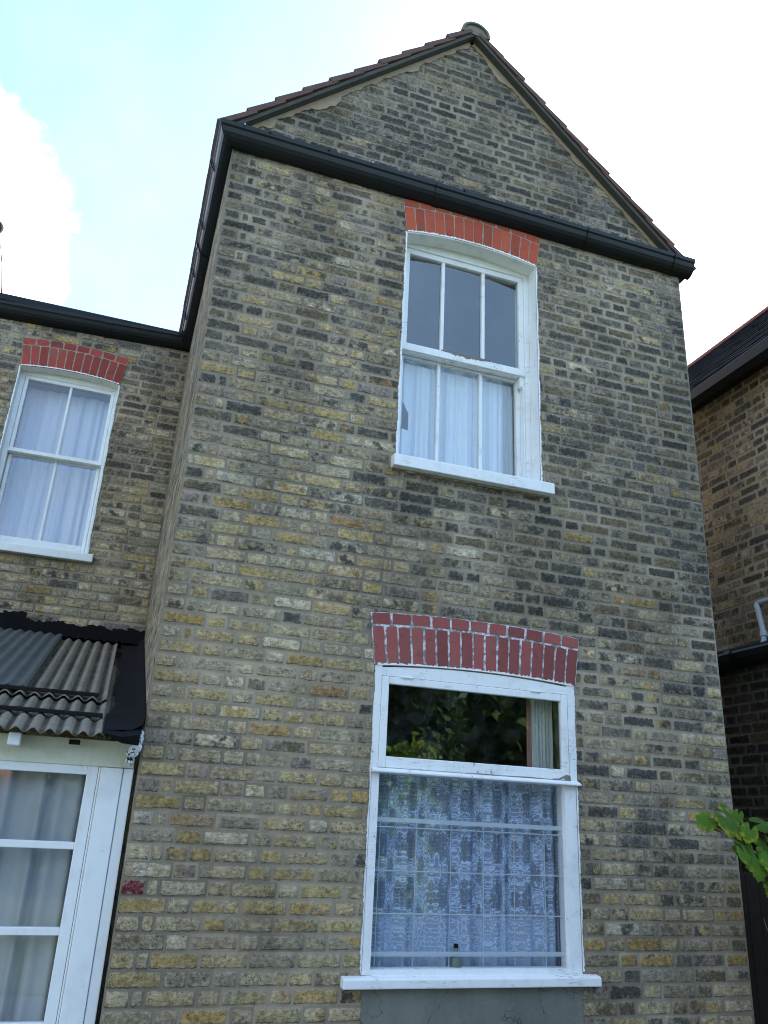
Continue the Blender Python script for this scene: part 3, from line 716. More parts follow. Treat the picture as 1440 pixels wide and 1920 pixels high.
# upper window: three-over-three sash set back in a painted reveal
x0, x1, z0, z1 = U_OP; zs, rise = 4.40, .05
b = MB()
b.box(x0, x0+.004, 0.0, .22, z0+.08, zs); b.box(x1-.004, x1, 0.0, .22, z0+.08, zs)
lip(b, x0+.002, x1-.002, z0+.09, zs, rise, 0, .016, 5)
wu = b.build('window', M_WHITE2, house)
tag(wu, 'upstairs sash window of three panes over three')
b = MB(); n = 24                                                      # arched soffit
for i in range(n):
    f = lambda t: (x0+(x1-x0)*t, zs+rise*(1-(2*t-1)**2)); (xa, za), (xb, zb) = f(i/n), f((i+1)/n)
    b.prism([(xa, za-.008), (xb, zb-.008), (xb, zb+.03), (xa, za+.03)], lambda a, z, d: (a, d, z), -.006, .22)
b.build('soffit', M_SOFFIT, wu)
b = MB()                                                              # box frame with beads
fy = .105
b.box(x0+.004, x0+.034, fy, fy+.12, z0+.08, zs); b.box(x1-.040, x1-.004, fy, fy+.12, z0+.08, zs)
b.box(x1-.052, x1-.040, fy+.012, fy+.12, z0+.08, zs-.03); b.box(x0+.034, x0+.042, fy+.012, fy+.12, z0+.08, zs-.03)
b.box(x0+.004, x1-.004, fy+.004, fy+.12, 4.375, zs+rise); b.build('frame', M_WHITE2, wu, bevel=.003)
def sash(name, parent, xa, xb, za, zb, y, stile, top, bot, nx, thick=.04, bar=.020, m=M_WHITE2, horn=0.0, bars=None):
    b = MB()
    b.box(xa, xa+stile, y, y+thick, za-horn, zb); b.box(xb-stile, xb, y, y+thick, za-horn, zb)
    b.box(xa+stile, xb-stile, y+.001, y+thick-.001, zb-top, zb); b.box(xa+stile, xb-stile, y-.001, y+thick-.001, za, za+bot)
    xs = bars if bars is not None else [xa+stile+(xb-xa-2*stile)*i/nx for i in range(1, nx)]
    for q in xs: b.box(q-bar/2, q+bar/2, y+.004, y+thick-.006, za+bot, zb-top)
    o = b.build(name, m, parent, bevel=.003); pane_obj(parent, xa+stile-.004, xb-stile+.004, y+thick*.55, za+bot-.004, zb-top+.004); return o
us = sash('upper_sash', wu, x0+.036, x1-.042, 3.53, 4.374, .118, .036, .042, .062, 3, .042, .024, bars=[1.568, 1.878])
b = MB(); b.box(x0+.03, x1-.036, .103, .118, 3.535, 3.59); b.build('meeting_rail', M_WHITE2, wu, bevel=.004)
b = MB(); rng = random.Random(8); n = 34
up = [(1.56+.36*i/n, 3.592+rng.uniform(.002, .012)*math.sin(math.pi*i/n)+.004) for i in range(n+1)]; dn = [(1.56+.36*i/n, 3.588-rng.uniform(.004, .022)*math.sin(math.pi*i/n)) for i in range(n, -1, -1)]
b.prism(up+dn, lambda a, z, d: (a, d, z), .1012, .110); b.build('rotten_timber', M_ROT, wu)
b = MB(); b.prism([(.118, 3.535), (.118, 3.46), (.135, 3.445), (.155, 3.47), (.16, 3.535)], lambda y, z, d: (d, y, z), x1-.078, x1-.044); b.build('sash_horn', M_WHITE2, wu, bevel=.003)
sash('lower_sash', wu, x0+.042, x1-.052, 2.705, 3.56, .165, .030, .04, .085, 3, .042, .022, bars=[1.572, 1.885])
su = sill('sill', wu, 1.205, 2.30, -.065, .20, 2.605, 2.685, M_WHITE2)
b = MB(); rng = random.Random(4)                                      # crumbling mortar under the sill
n = 60; hs = [rng.uniform(.002, .016) for _ in range(n+1)]
for i in range(n):
    xa, xb = 1.21+1.08*i/n, 1.21+1.08*(i+1)/n
    b.prism([(xa, 2.606), (xb, 2.606), (xb, 2.604-hs[i+1]), (xa, 2.604-hs[i])], lambda a, z, d: (a, d, z), -.016, 0)
b.build('mortar_bed', M_MORT_U, su)

# ground-floor window: flush frame, top-hung light over a fixed pane
x0, x1, z0, z1 = L_OP; zs = 1.405; rise = .026
b = MB(); fy = -.006
b.box(1.180, 1.225, fy, .09, -.10, .84); b.box(2.338, 2.412, fy+.004, .09, -.10, .84)          # lower jambs
b.box(1.181, 1.212, fy-.002, .09, .862, 1.41); b.box(2.372, 2.413, fy-.002, .09, .862, 1.41)   # upper jambs
b.box(1.225, 2.338, fy+.006, .09, -.105, -.078)
n = 20
for i in range(n):
    f = lambda t: (1.212+(2.372-1.212)*t, zs-.008+rise*(1-(2*t-1)**2)); (xa, za), (xb, zb) = f(i/n), f((i+1)/n)
    b.add([(xa, fy, 1.352), (xb, fy, 1.352), (xb, fy, zb), (xa, fy, za), (xa, .09, 1.352), (xb, .09, 1.352), (xb, .09, zb), (xa, .09, za)], [(0, 1, 2, 3), (0, 4, 5, 1), (3, 2, 6, 7)])
lip(b, 1.182, 2.412, -.09, zs, rise, 0, .014, 8)
wl = b.build('window', M_WHITE2, house, bevel=.0)
tag(wl, 'downstairs window with a wide top light over one large pane')
b = MB(); b.prism([(-.012, .84), (.085, .84), (.085, .865), (-.012, .866), (-.045, .852), (-.045, .842)], lambda y, z, d: (d, y, z), 1.176, 2.425)
b.build('transom', M_WHITE2, wl, bevel=.003)
b = MB(); rng = random.Random(18)
b.prism([(2.255, .872), (2.30, .876), (2.345, .898), (2.372, .895), (2.376, .866), (2.35, .858), (2.33, .880), (2.30, .866), (2.27, .863)], lambda a, z, d: (a, d, z), -.0135, -.0095)
b.prism([(1.72, .8665), (1.80, .872), (1.95, .869), (2.1, .873), (2.25, .868), (2.25, .8640), (2.0, .8635), (1.8, .8640)], lambda a, z, d: (a, d, z), -.0125, -.0095); b.build('rotten_timber', M_ROT, wl)
def light(name, parent, xa, xb, za, zb, y, st, tp, bt):
    b = MB(); t = .035
    b.box(xa, xa+st, y, y+t, za, zb); b.box(xb-st, xb, y, y+t, za, zb); b.box(xa+st, xb-st, y+.0005, y+t, za, za+bt); b.box(xa+st, xb-st, y+.0005, y+t, zb-tp, zb)
    o = b.build(name, M_WHITE2, parent, bevel=.004); pane_obj(parent, xa+st-.004, xb-st+.004, y+t*.6, za+bt-.004, zb-tp+.004); return o
tl_ = light('top_light', wl, 1.214, 2.370, .868, 1.350, -.010, .042, .040, .058)
for xx in (1.36, 2.16):
    b = MB(); b.tube([(xx-.035, -.014, 1.351), (xx+.035, -.014, 1.351)], .005, 8); b.box(xx-.03, xx+.03, -.0125, -.010, 1.342, 1.36); b.build('hinge', M_WHITE, wl)
pane_obj(wl, 1.22, 2.345, .035, -.085, .845)
sl = sill('sill', wl, 1.078, 2.494, -.055, .10, -.152, -.105, M_WHITE2, 3)
b = MB()                                                              # wire grille just inside the glass
gy = .052
for zz in (.575, .365, .165, -.045+.02): b.tube([(1.225, gy, zz), (2.338, gy, zz)], .0036, 6)
for zz in (.60,): b.box(1.225, 2.338, gy-.002, gy+.004, zz, zz+.022)
for zz in (-.012,): b.box(1.225, 2.338, gy-.002, gy+.004, zz-.008, zz+.006)
for xx in (1.265, 1.468, 1.668, 1.862, 2.045, 2.232): b.tube([(xx, gy+.005, -.08), (xx, gy+.005, .60)], .0024, 6)
b.build('wire_grille', M_WIRE, wl)

# rear wing window: two-over-two sash
x0, x1, z0, z1 = R_OP; zs = R_OP[3]-.045; rise = .035
b = MB(); yb = D
b.box(x0, x0+.004, yb, yb+.22, z0+.07, zs); b.box(x1-.004, x1, yb, yb+.22, z0+.07, zs); lip(b, x0+.002, x1-.002, z0+.08, zs, rise, yb, .014, 15)
wr = b.build('window', M_WHITE, house); tag(wr, 'small sash window of two panes over two in the set-back wall')
b = MB()
for i in range(20):
    f = lambda t: (x0+(x1-x0)*t, zs+rise*(1-(2*t-1)**2)); (xa, za), (xb, zb) = f(i/20), f((i+1)/20)
    b.prism([(xa, za-.008), (xb, zb-.008), (xb, zb+.03), (xa, za+.03)], lambda a, z, d: (a, d, z), yb-.006, yb+.22)
b.build('soffit', M_SOFFIT, wr)
b = MB(); fy = yb+.085
b.box(x0+.004, x0+.045, fy, fy+.12, z0+.07, zs); b.box(x1-.026, x1-.004, fy, fy+.12, z0+.07, zs); b.box(x0+.004, x1-.004, fy+.004, fy+.12, zs-.03, zs+rise); b.build('frame', M_WHITE, wr, bevel=.003)
mz = RZ(3.375); bx = RX(-.955)
sash('upper_sash', wr, x0+.047, x1-.028, mz-.012, zs-.031, yb+.092, .030, .035, .042, 2, .04, .022, M_WHITE, 0, [bx])
sash('lower_sash', wr, x0+.050, x1-.032, z0+.105, mz+.01, yb+.136, .030, .03, .075, 2, .04, .022, M_WHITE, 0, [bx])
b = MB(); b.box(x0+.043, x1-.024, yb+.078, yb+.092, mz-.008, mz+.028); b.build('meeting_rail', M_WHITE, wr, bevel=.003)
sill('sill', wr, x0-.02, x1+.055, yb-.06, yb+.2, z0+.0, z0+.07, M_WHITE, 4)

# rooms behind the windows (plastered boxes open towards the window)
def room(x0, x1, y0, y1, z0, z1):
    b = MB()
    b.add([(x0,y0,z0),(x1,y0,z0),(x1,y1,z0),(x0,y1,z0),(x0,y0,z1),(x1,y0,z1),(x1,y1,z1),(x0,y1,z1)], [(0,1,2,3),(4,5,6,7),(1,2,6,5),(2,3,7,6),(3,0,4,7)])
    b.build('room', M_PLASTER, house)
room(.26, 3.24, .221, 2.5, -.95, 2.2); room(.26, 3.24, .221, 2.5, 2.3, 4.69); room(-2.6, -.02, D+.221, D+3.2, 2.2, 4.75)

# ------------------------------------------------------------------ curtains (hang inside: things of their own)
def curtain(name, x0, x1, z0, z1, y, amp, waves, m, label, cat, seed, gather=1.4, uvname=True, skew=0.0, hole=None, nz=24, hem=0, nx=220, wav2=.4):
    rng = random.Random(seed); ph = [rng.uniform(0, 6.28) for _ in range(8)]
    b = MB(); dat = []; z_r = []
    for j in range(nz+1):
        t = j/nz; z = z1+(z0-z1)*t
        for i in range(nx+1):
            s = i/nx
            a = amp*(.55+.45*t)
            wob = a*(math.sin(waves*6.283*s+ph[0]+1.2*math.sin(3*s*6.28+ph[1]))+wav2*math.sin(2.3*waves*6.283*s+ph[2])+.35*math.sin(.37*waves*6.28*s+ph[3]))
            x = x0+(x1-x0)*s+skew*t*(s-.5)+a*.35*math.sin(waves*6.283*s+ph[4])
            b.v.append((x, y+wob+.006*t, z)); dat.append((s*(x1-x0)*gather+.022*math.sin(waves*6.283*s+ph[5])+.012*math.sin(2.7*waves*6.283*s+ph[6]), z-z0, 0))
    for j in range(nz):
        for i in range(nx):
            k = j*(nx+1)+i
            if hole and hole((i+.5)/nx, (j+.5)/nz): continue
            b.f.append([k, k+1, k+nx+2, k+nx+1]); b.mi.append(0); b.sm.append(True)
    b.at['cloth'] = dat
    o = b.build(name, m, origin=((x0+x1)/2, y, z0)); tag(o, label, cat); return o
curtain('lace_curtain', 1.19, 2.37, -.10, .90, .115, .021, 7, M_LACE, 'patterned white lace net curtain filling the large pane of the downstairs window', 'curtain', 3, 1.12, wav2=.5)
def tear(s, t):
    return (.115-.02*t < s < .115+.042*min(1, max(0, (t-.44)/.07)) and .44 < t < .66 and s > .10+.05*max(0, .5-t))
curtain('voile_curtain', 1.26, 2.10, 2.74, 3.575, .245, .019, 8, M_VOILE, 'plain white half curtain with a small tear behind the lower panes of the upstairs window', 'curtain', 5, 1.3, hole=tear, nz=60, skew=-.0)
curtain('side_curtain', 2.085, 2.165, 2.70, 3.575, .245, .010, 1.2, m_cloth('dim_voile', (.55, .60, .60), .8, .3), 'narrow dim curtain edge at the right of the upstairs window', 'curtain', 6, 1.3, nx=40)
curtain('net_curtain', RX(-1.33), RX(-.53), RZ(2.55), RZ(4.08), D+.28, .018, 6, M_VOILE_R, 'white net curtain behind the two-over-two window in the set-back wall', 'curtain', 7, 1.3)
curtain('drape', 2.215, 2.35, .80, 1.42, .14, .008, 2.5, M_DRAPE2, 'pale drape gathered at the right of the dark top light downstairs', 'curtain', 8, 1.3, nx=50)
curtain('drape_edging', 2.185, 2.215, .80, 1.42, .15, .003, 1, M_PINK, 'pinkish edging strip hanging beside the pale drape in the top light', 'curtain', 9, 1, nx=12)

b = MB(); b.lathe([(0, 0), (.028, .002), (.030, .02), (.030, .06), (.016, .085), (.011, .09), (.011, .11), (0, .112)], (1.715, .078, -.102), 18)
bt = b.build('bottle', m_plain('green_bottle', (.17, .22, .19), .3, .1, 20, .0, .5), origin=(1.715, .078, -.10)); tag(bt, 'small dark-capped bottle on the downstairs window ledge in front of the lace', 'bottle')
b = MB(); b.lathe([(0, .0), (.012, .001), (.012, .018), (0, .02)], (1.715, .078, .008), 12); b.build('cap', M_BATTEN, bt)

# ------------------------------------------------------------------ lean-to with a corrugated roof
lean = thing('lean_to', (-1.4, 1.2, GZ), 'white framed lean-to with glazed door and rusty corrugated roof tucked beside the tall wing', 'lean-to')
ZE, YE, ZT = .925, -.05, RZ(1.815)
def roofz(y): return ZE+(ZT-ZE)*(y-YE)/(D-YE)
def corrugated(name, x0, x1, y0, y1, lift, m, amp=.012, pitch=.0735, tilt=0.0, jag=0.0, seed=1):
    rng = random.Random(seed); b = MB(); nx = int((x1-x0)/pitch*10); ny = 10; th = .006; rib = []
    for side in (0, 1):
        for j in range(ny+1):
            t = j/ny; y = y0+(y1-y0)*t
            for i in range(nx+1):
                x = x0+(x1-x0)*i/nx
                yy = y+(jag*math.sin(i*.37)*(1-t) if jag else 0)
                b.v.append((x, yy, roofz(y)+lift+tilt*(1-t)+amp*math.sin(2*math.pi*x/pitch)-(th if side else 0))); rib.append((math.sin(2*math.pi*x/pitch),)*3)
    n1 = (nx+1)*(ny+1)
    for side in (0, 1):
        for j in range(ny):
            for i in range(nx):
                k = side*n1+j*(nx+1)+i; b.f.append([k, k+1, k+nx+2, k+nx+1]); b.mi.append(0); b.sm.append(True)
    for i in range(nx): b.f.append([i, i+1, n1+i+1, n1+i]); b.mi.append(0); b.sm.append(False)
    for j in range(ny):
        k = j*(nx+1)+nx; b.f.append([k, k+nx+1, n1+k+nx+1, n1+k]); b.mi.append(0); b.sm.append(False)
    b.at['rib'] = rib
    return b.build(name, m, lean)
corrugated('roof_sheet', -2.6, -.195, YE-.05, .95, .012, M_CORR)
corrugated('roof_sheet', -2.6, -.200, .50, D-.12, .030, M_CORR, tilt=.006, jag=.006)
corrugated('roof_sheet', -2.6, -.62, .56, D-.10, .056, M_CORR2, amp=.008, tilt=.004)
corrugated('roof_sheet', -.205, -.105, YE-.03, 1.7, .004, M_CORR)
for (yy, x_e, hgt) in ((.53, -.245, .052), (.155, -.205, .034)):
    b = MB(); b.prism([(yy-.022, roofz(yy)+hgt-.012), (yy+.022, roofz(yy)+hgt-.002), (yy+.022, roofz(yy)+hgt+.016), (yy-.022, roofz(yy)+hgt+.008)], lambda y, z, d: (d, y, z), -2.6, x_e); b.build('batten', M_BATTEN, lean, bevel=.004)
# black felt flashing along the tall wing and up the set-back wall
b = MB(); rng = random.Random(6); n = 26
for i in range(n):
    y0_, y1_ = YE-.02+(D-YE)*i/n, YE-.02+(D-YE)*(i+1)/n
    f = lambda y: (roofz(y)+.012+.006*math.sin(y*9), )
    xe_ = lambda q: -.165-.010*math.sin(q*.8)-.008*math.sin(q*2.1+1); xa = xe_(i); xb = xe_(i+1)
    b.add([(xa, y0_, roofz(y0_)+.028), (-.06, y0_, roofz(y0_)+.034), (-.012, y0_, roofz(y0_)+.062+.02*(i/n)), (-.006, y0_, roofz(y0_)+.10),
           (xb, y1_, roofz(y1_)+.028), (-.06, y1_, roofz(y1_)+.034), (-.012, y1_, roofz(y1_)+.062+.02*((i+1)/n)), (-.006, y1_, roofz(y1_)+.10)], [(0, 1, 5, 4), (1, 2, 6, 5), (2, 3, 7, 6)], True)
b.add([(-.19, YE-.07, roofz(YE)+.0), (-.10, YE-.085, roofz(YE)-.012), (-.02, YE-.07, roofz(YE)+.005), (-.003, YE-.05, roofz(YE)+.05), (-.19, YE+.25, roofz(YE+.25)+.038), (-.10, YE+.25, roofz(YE+.25)+.045), (-.02, YE+.25, roofz(YE+.25)+.075), (-.003, YE+.25, roofz(YE+.25)+.11)],
      [(0, 1, 5, 4), (1, 2, 6, 5), (2, 3, 7, 6)], True)
b.add([(-.19, YE-.07, roofz(YE)), (-.10, YE-.085, roofz(YE)-.012), (-.02, YE-.07, roofz(YE)+.005), (-.02, YE-.06, roofz(YE)-.045), (-.10, YE-.07, roofz(YE)-.04)], [(0, 1, 4), (1, 2, 3, 4)])
fl = b.build('felt_flashing', M_FELT, lean)
b = MB(); n = 90
for i in range(n):
    xa, xb = -2.6+2.6*i/n, -2.6+2.6*(i+1)/n
    hh = .135+.012*math.sin(i*.6)+rng.uniform(-.01, .012)+(.04 if xa < -.95 else 0)
    b.prism([(xa, ZT-.02), (xb, ZT-.02), (xb, ZT+hh), (xa, ZT+hh+rng.uniform(-.006, .006))], lambda a, z, d: (a, d, z), D-.012, D+.0)
    b.add([(xa, D-.012, ZT+.035), (xb, D-.012, ZT+.035), (xb, D-.16, roofz(D-.16)+.055), (xa, D-.16, roofz(D-.16)+.055+.012*math.sin(xa*85))], [(0, 1, 2, 3)])
b.build('felt_upstand', M_FELT, lean)
# eaves board, frame, door
b = MB(); b.box(-2.6, -.020, .055, .11, .782, .905); b.build('eaves_board', M_CREAM, lean, bevel=.003)
b = MB(); b.box(-.170, -.068, .045, .12, GZ, .780); b.box(-.066, -.018, .052, .12, GZ, .780); b.box(-.225+.045, -.171, .058, .12, GZ, .78); b.build('door_post', M_WHITE, lean, bevel=.004)
b = MB(); b.box(-2.6, -.182, .05, .115, .780, .805) if False else None
b.box(-.232, -.182, .062, .11, -.9, .790); b.box(-1.25, -1.20, .062, .11, -.9, .790); b.box(-1.20, -.232, .063, .109, .742, .789); b.box(-1.20, -.232, .063, .109, -.9, -.72)
door = b.build('door', M_WHITE, lean, bevel=.003)
b = MB()
for zz in (.425, .068, -.30): b.box(-1.2, -.232, .066, .104, zz-.015, zz+.017)
b.build('glazing_bar', M_WHITE, door, bevel=.003)
c = MB(); c.add([(-1.2, .085, -.72), (-.232, .085, -.72), (-.232, .085, .745), (-1.2, .085, .745)], [(0, 1, 2, 3)]); c.build('pane', M_GLASS, door)
b = MB(); b.box(-2.6, -1.26, .06, .11, GZ, .79); b.build('side_panel', M_WHITE, lean)
b = MB(); b.box(-2.62, -2.6, .06, D, GZ, roofz(.06)); b.build('end_wall', M_CREAM, lean)
b = MB(); b.box(-.60, -.545, -.045, .06, .848, .905); b.build('rafter_end', M_WHITE, lean, bevel=.005)
b = MB(); b.box(-.335, -.285, -.02, .02, .872, .893); b.build('roof_clip', M_BATTEN, lean, bevel=.003)
def lumps(name, pts, m, seed):
    b = MB(); rng = random.Random(seed)
    for (c, s) in pts:
        bm = bmesh.new(); bmesh.ops.create_icosphere(bm, subdivisions=2, radius=1)
        vs = [(c[0]+v.co.x*s[0]*(1+rng.uniform(-.2, .2)), c[1]+v.co.y*s[1]*(1+rng.uniform(-.2, .2)), c[2]+v.co.z*s[2]*(1+rng.uniform(-.2, .2))) for v in bm.verts]
        b.add(vs, [[v.index for v in f.verts] for f in bm.faces]); bm.free()
    return b.build(name, m, lean)
def m_splat():
    m, g, out = mat('tar_splashed_plaster'); P = g.obj()
    c = g.mix(g.st(g.noise(P, 48, 4, .65), .54, .60), (.66, .69, .72), (.02, .02, .022))
    principled(g, out, c, .85, g.bump(g.noise(P, 70, 3, .6), .8, .008), .2); return m
lumps('plaster_lump', [((-.014, -.035, .925), (.016, .03, .045)), ((-.030, -.03, .875), (.028, .03, .03)), ((-.042, -.025, .850), (.030, .028, .022)), ((-.046, .01, .815), (.020, .03, .024)), ((-.02, -.02, .89), (.02, .03, .03))], m_splat(), 3)
curtain('door_curtain', -1.2, -.215, -.75, .752, .165, .030, 5.5, M_DRAPE, 'grey gathered curtain behind the glazed lean-to door', 'curtain', 12, 1.3)
b = MB(); b.lathe([(0, 0), (.008, .003), (.011, .012), (.007, .022), (0, .026)], (-.615, .118, .742), 10)
m, g, out = mat('lit_bulb'); e = g.n('ShaderNodeEmission'); g.put(e.inputs[0], (1, .42, .25)); e.inputs[1].default_value = 1.6; g.nt.links.new(e.outputs[0], out.inputs[0])
lb = b.build('fairy_light', m, origin=(-.615, .118, .742)); tag(lb, 'tiny glowing pinkish bulb inside the top of the lean-to door', 'lamp')
b = MB(); b.tube([(-.615, .118, .766), (-.615, .118, .79)], .003, 6); b.build('flex', M_BATTEN, lb)

# ------------------------------------------------------------------ neighbouring house on the right
neigh = thing('neighbour_house', (6.5, 3.0, GZ), 'brown brick house with a slate roof across the narrow passage on the right', 'house')
XN, YN0, YN1 = 4.60, -.15, 7.0
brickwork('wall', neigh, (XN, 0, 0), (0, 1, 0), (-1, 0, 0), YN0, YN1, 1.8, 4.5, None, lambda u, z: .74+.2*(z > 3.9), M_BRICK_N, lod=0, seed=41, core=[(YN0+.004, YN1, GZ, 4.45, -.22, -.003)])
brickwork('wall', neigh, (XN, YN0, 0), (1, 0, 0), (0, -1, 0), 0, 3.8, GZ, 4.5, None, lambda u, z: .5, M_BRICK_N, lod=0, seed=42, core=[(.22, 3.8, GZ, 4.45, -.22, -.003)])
b = MB(); b.box(8.4, 8.6, YN0, YN1, GZ, 4.45); b.box(4.8, 8.4, YN1-.2, YN1, GZ, 4.45); b.build('wall', M_CEMENT, neigh)
# slate roof: overlapping courses
b = MB(); RX0, RZ0, RX1, RZ1 = 4.42, 4.40, 6.50, 6.50; L = math.hypot(RX1-RX0, RZ1-RZ0); ux, uz = (RX1-RX0)/L, (RZ1-RZ0)/L
nc = 15; rng = random.Random(12)
for sgn in (1, -1):
    for i in range(nc):
        s0, s1 = L*i/nc, min(L*(i+1)/nc+.06, L)
        yy = YN0-.08-(.14 if i % 2 else 0)
        while yy < YN1:
            y2 = yy+.30; j = rng.uniform(-.002, .003)
            P = lambda s, h: (RX0+ux*s-uz*h, RZ0+uz*s+ux*h)
            q = [P(s0, .020+j), P(s1, .004+j), P(s1, .012+j), P(s0, .028+j)]
            if sgn < 0: q = [(2*RX1-x, z) for x, z in q]
            b.prism(q, lambda x, z, d: (x, d, z), max(yy, YN0-.08)+.003, y2-.003); yy = y2
nroof = b.build('roof', M_SLATE, neigh)
b = MB(); b.prism([(RX0, RZ0-.02), (RX1, RZ1-.02), (RX1, RZ1), (RX0, RZ0)], lambda x, z, d: (x, d, z), YN0-.05, YN1)
b.prism([(2*RX1-RX0, RZ0-.02), (RX1, RZ1-.02), (RX1, RZ1), (2*RX1-RX0, RZ0)], lambda x, z, d: (x, d, z), YN0-.05, YN1); b.build('underlay', M_BATTEN, nroof)
b = MB(); b.prism([(RX1+.05*math.cos(a), RZ1+.0+.05*math.sin(a)) for a in np.linspace(-.4, math.pi+.4, 12)], lambda x, z, d: (x, d, z), YN0-.1, YN1+.05); b.build('ridge_tile', M_REDRIDGE, nroof)
b = MB()                                                              # gable infill at the near end
b.prism([(XN, 4.45), (8.4, 4.45), (RX1, 6.36)], lambda x, z, d: (x, d, z), YN0, YN0+.2); b.build('gable_end', m_plain('gable_brick', (.14, .12, .09), .9, .4, 14, .6), neigh)
b = MB()
b.prism([(RX0-.07, 4.285), (RX0-.02, 4.262), (RX0+.05, 4.29), (RX0+.06, 4.40), (RX0+.04, 4.40), (RX0+.03, 4.30), (RX0-.02, 4.28), (RX0-.055, 4.30), (RX0-.06, 4.375), (RX0-.075, 4.375)], lambda x, z, d: (x, d, z), YN0-.1, YN1)
b.build('gutter', M_GUTTER, neigh)
b = MB(); b.box(RX0+.06, XN, YN0, YN1, 4.335, 4.36); b.box(RX0+.06, RX0+.085, YN0, YN1, 4.36, 4.46); b.build('soffit', M_BATTEN, neigh)
# lower projecting range with its own gutter
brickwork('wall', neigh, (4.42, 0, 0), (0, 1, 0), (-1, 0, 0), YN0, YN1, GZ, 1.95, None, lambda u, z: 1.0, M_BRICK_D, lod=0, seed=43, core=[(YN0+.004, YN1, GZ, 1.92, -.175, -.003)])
b = MB(); b.prism([(4.33, 1.955), (4.60, 2.05), (4.60, 2.07), (4.33, 1.975)], lambda x, z, d: (x, d, z), YN0-.03, YN1); b.build('lean_to_roof', M_SLATE, neigh)
b = MB()
pr = [(4.34, 1.84)]+[(4.345-.055+.055*math.cos(a), 1.90+.055*math.sin(a)) for a in np.linspace(-.2, -math.pi, 8)]
b.prism([(4.41, 1.84), (4.41, 1.95), (4.30, 1.955), (4.288, 1.935), (4.292, 1.89), (4.315, 1.855), (4.36, 1.836)], lambda x, z, d: (x, d, z), YN0-.04, YN1)
for yy in (.30, .80, 1.6): b.prism([(4.41, 1.832), (4.41, 1.955), (4.295, 1.965), (4.278, 1.935), (4.283, 1.885), (4.31, 1.847), (4.36, 1.826)], lambda x, z, d: (x, d, z), yy-.035, yy+.035)
b.build('gutter', M_GUTTER, neigh)
b = MB(); b.tube([(4.60, .70, 2.36), (4.56, .70, 2.355), (4.53, .685, 2.335), (4.525, .67, 2.29), (4.48, .60, 2.12), (4.44, .56, 2.02), (4.40, .54, 1.96)], .022, 10)
b.tube([(4.545, .30, 2.352), (4.545, .50, 2.352), (4.545, .69, 2.352)], .020, 10); b.tube([(4.47, .585, 2.09), (4.452, .567, 2.045)], .029, 10); b.build('waste_pipe', M_PIPE, neigh)

# dark timber fence across the passage
fence = thing('timber_fence', (4.0, .32, GZ), 'dark brown timber fence closing the passage beside the brick wing', 'fence')
b = MB(); xx = W+.02; rng = random.Random(2)
while xx < 4.41:
    b.box(xx, min(xx+.092, 4.415), .30+rng.uniform(0, .004), .322, GZ, .40+rng.uniform(-.01, .01)); xx += .095
b.build('board_panel', M_GATE, fence)
for zz in (.18, -.75):
    b = MB(); b.box(W+.02, 4.41, .323, .36, zz, zz+.08); b.build('rail', M_GATE, fence)

# ------------------------------------------------------------------ grape vine reaching in from the right
vine = thing('grape_vine', (3.95, -.35, GZ), 'grape vine shoot with yellowing green leaves reaching across the wall from the right', 'vine')
b = MB()
b.tube([(3.95, -.35, GZ), (3.97, -.36, -.4), (3.92, -.36, .05), (3.78, -.37, .30), (3.55, -.39, .44), (3.352, -.40, .508), (3.25, -.40, .548), (3.15, -.40, .592), (3.06, -.40, .64), (2.99, -.41, .665)], [.02, .018, .014, .010, .0075, .006, .0055, .005, .004, .003], 8)
for pts in ([(3.06, -.40, .60), (3.08, -.36, .55), (3.12, -.33, .50), (3.13, -.3, .48)], [(2.97, -.38, .59), (3.01, -.36, .56), (3.06, -.34, .545), (3.10, -.33, .57)], [(3.46, -.2, .20), (3.49, -.18, .15), (3.52, -.17, .10)]):
    pv = [Vector(p) for p in pts]; q = []
    for i in range(len(pv)-1):
        a0, a1, a2, a3 = pv[max(i-1, 0)], pv[i], pv[i+1], pv[min(i+2, len(pv)-1)]
        for t in (0, .25, .5, .75): q.append(.5*((2*a1)+(a2-a0)*t+(2*a0-5*a1+4*a2-a3)*t*t+(3*a1-a0-3*a2+a3)*t**3))
    b.tube(q+[pv[-1]], .0013, 5)
b.build('stem', M_CANE, vine)
def grape_leaf(b, dat, c, size, nrm, down, rng, yel):
    n = Vector(nrm).normalized(); d = (Vector(down)-n*Vector(down).dot(n)).normalized(); sx = n.cross(d)
    c = Vector(c); N = 40; pts = []
    lob = [(0, 1.0), (.9, .86), (-.9, .86), (1.75, .66), (-1.75, .66)]
    o = len(b.v); k = rng.random(); cup = rng.uniform(.12, .3)
    b.v.append(tuple(c)); dat.append((k, 0.0, 0))
    for ring in (.5, 1.0):
        for i in range(N):
            a = -math.pi*.90+2*math.pi*.90*i/(N-1)
            r = max(l*(1-.27*min(1, abs(a-q)/.55)**1.6) for q, l in lob)
            r *= (1+.055*(1 if i % 2 else -1)+rng.uniform(-.03, .03)) if ring == 1 else 1
            rr = r*ring*size*.54
            h = -cup*size*.5*(ring*r)**2+rng.uniform(-.03, .03)*size*ring*.5
            p = c+d*(rr*math.cos(a))+sx*(rr*math.sin(a))+n*h
            vein = min(abs(a-q) for q, _ in lob)
            b.v.append(tuple(p)); dat.append((min(1, k*.8+.2*rng.random()), ring*yel+(0 if ring < 1 else rng.uniform(-.15, .1)), min(1, vein*3)))
    for i in range(N-1):
        b.f.append([o, o+1+i, o+2+i]); b.mi.append(0); b.sm.append(True)
        b.f.append([o+1+i, o+1+N+i, o+2+N+i, o+2+i]); b.mi.append(0); b.sm.append(True)
b = MB(); dat = []; rng = random.Random(21)
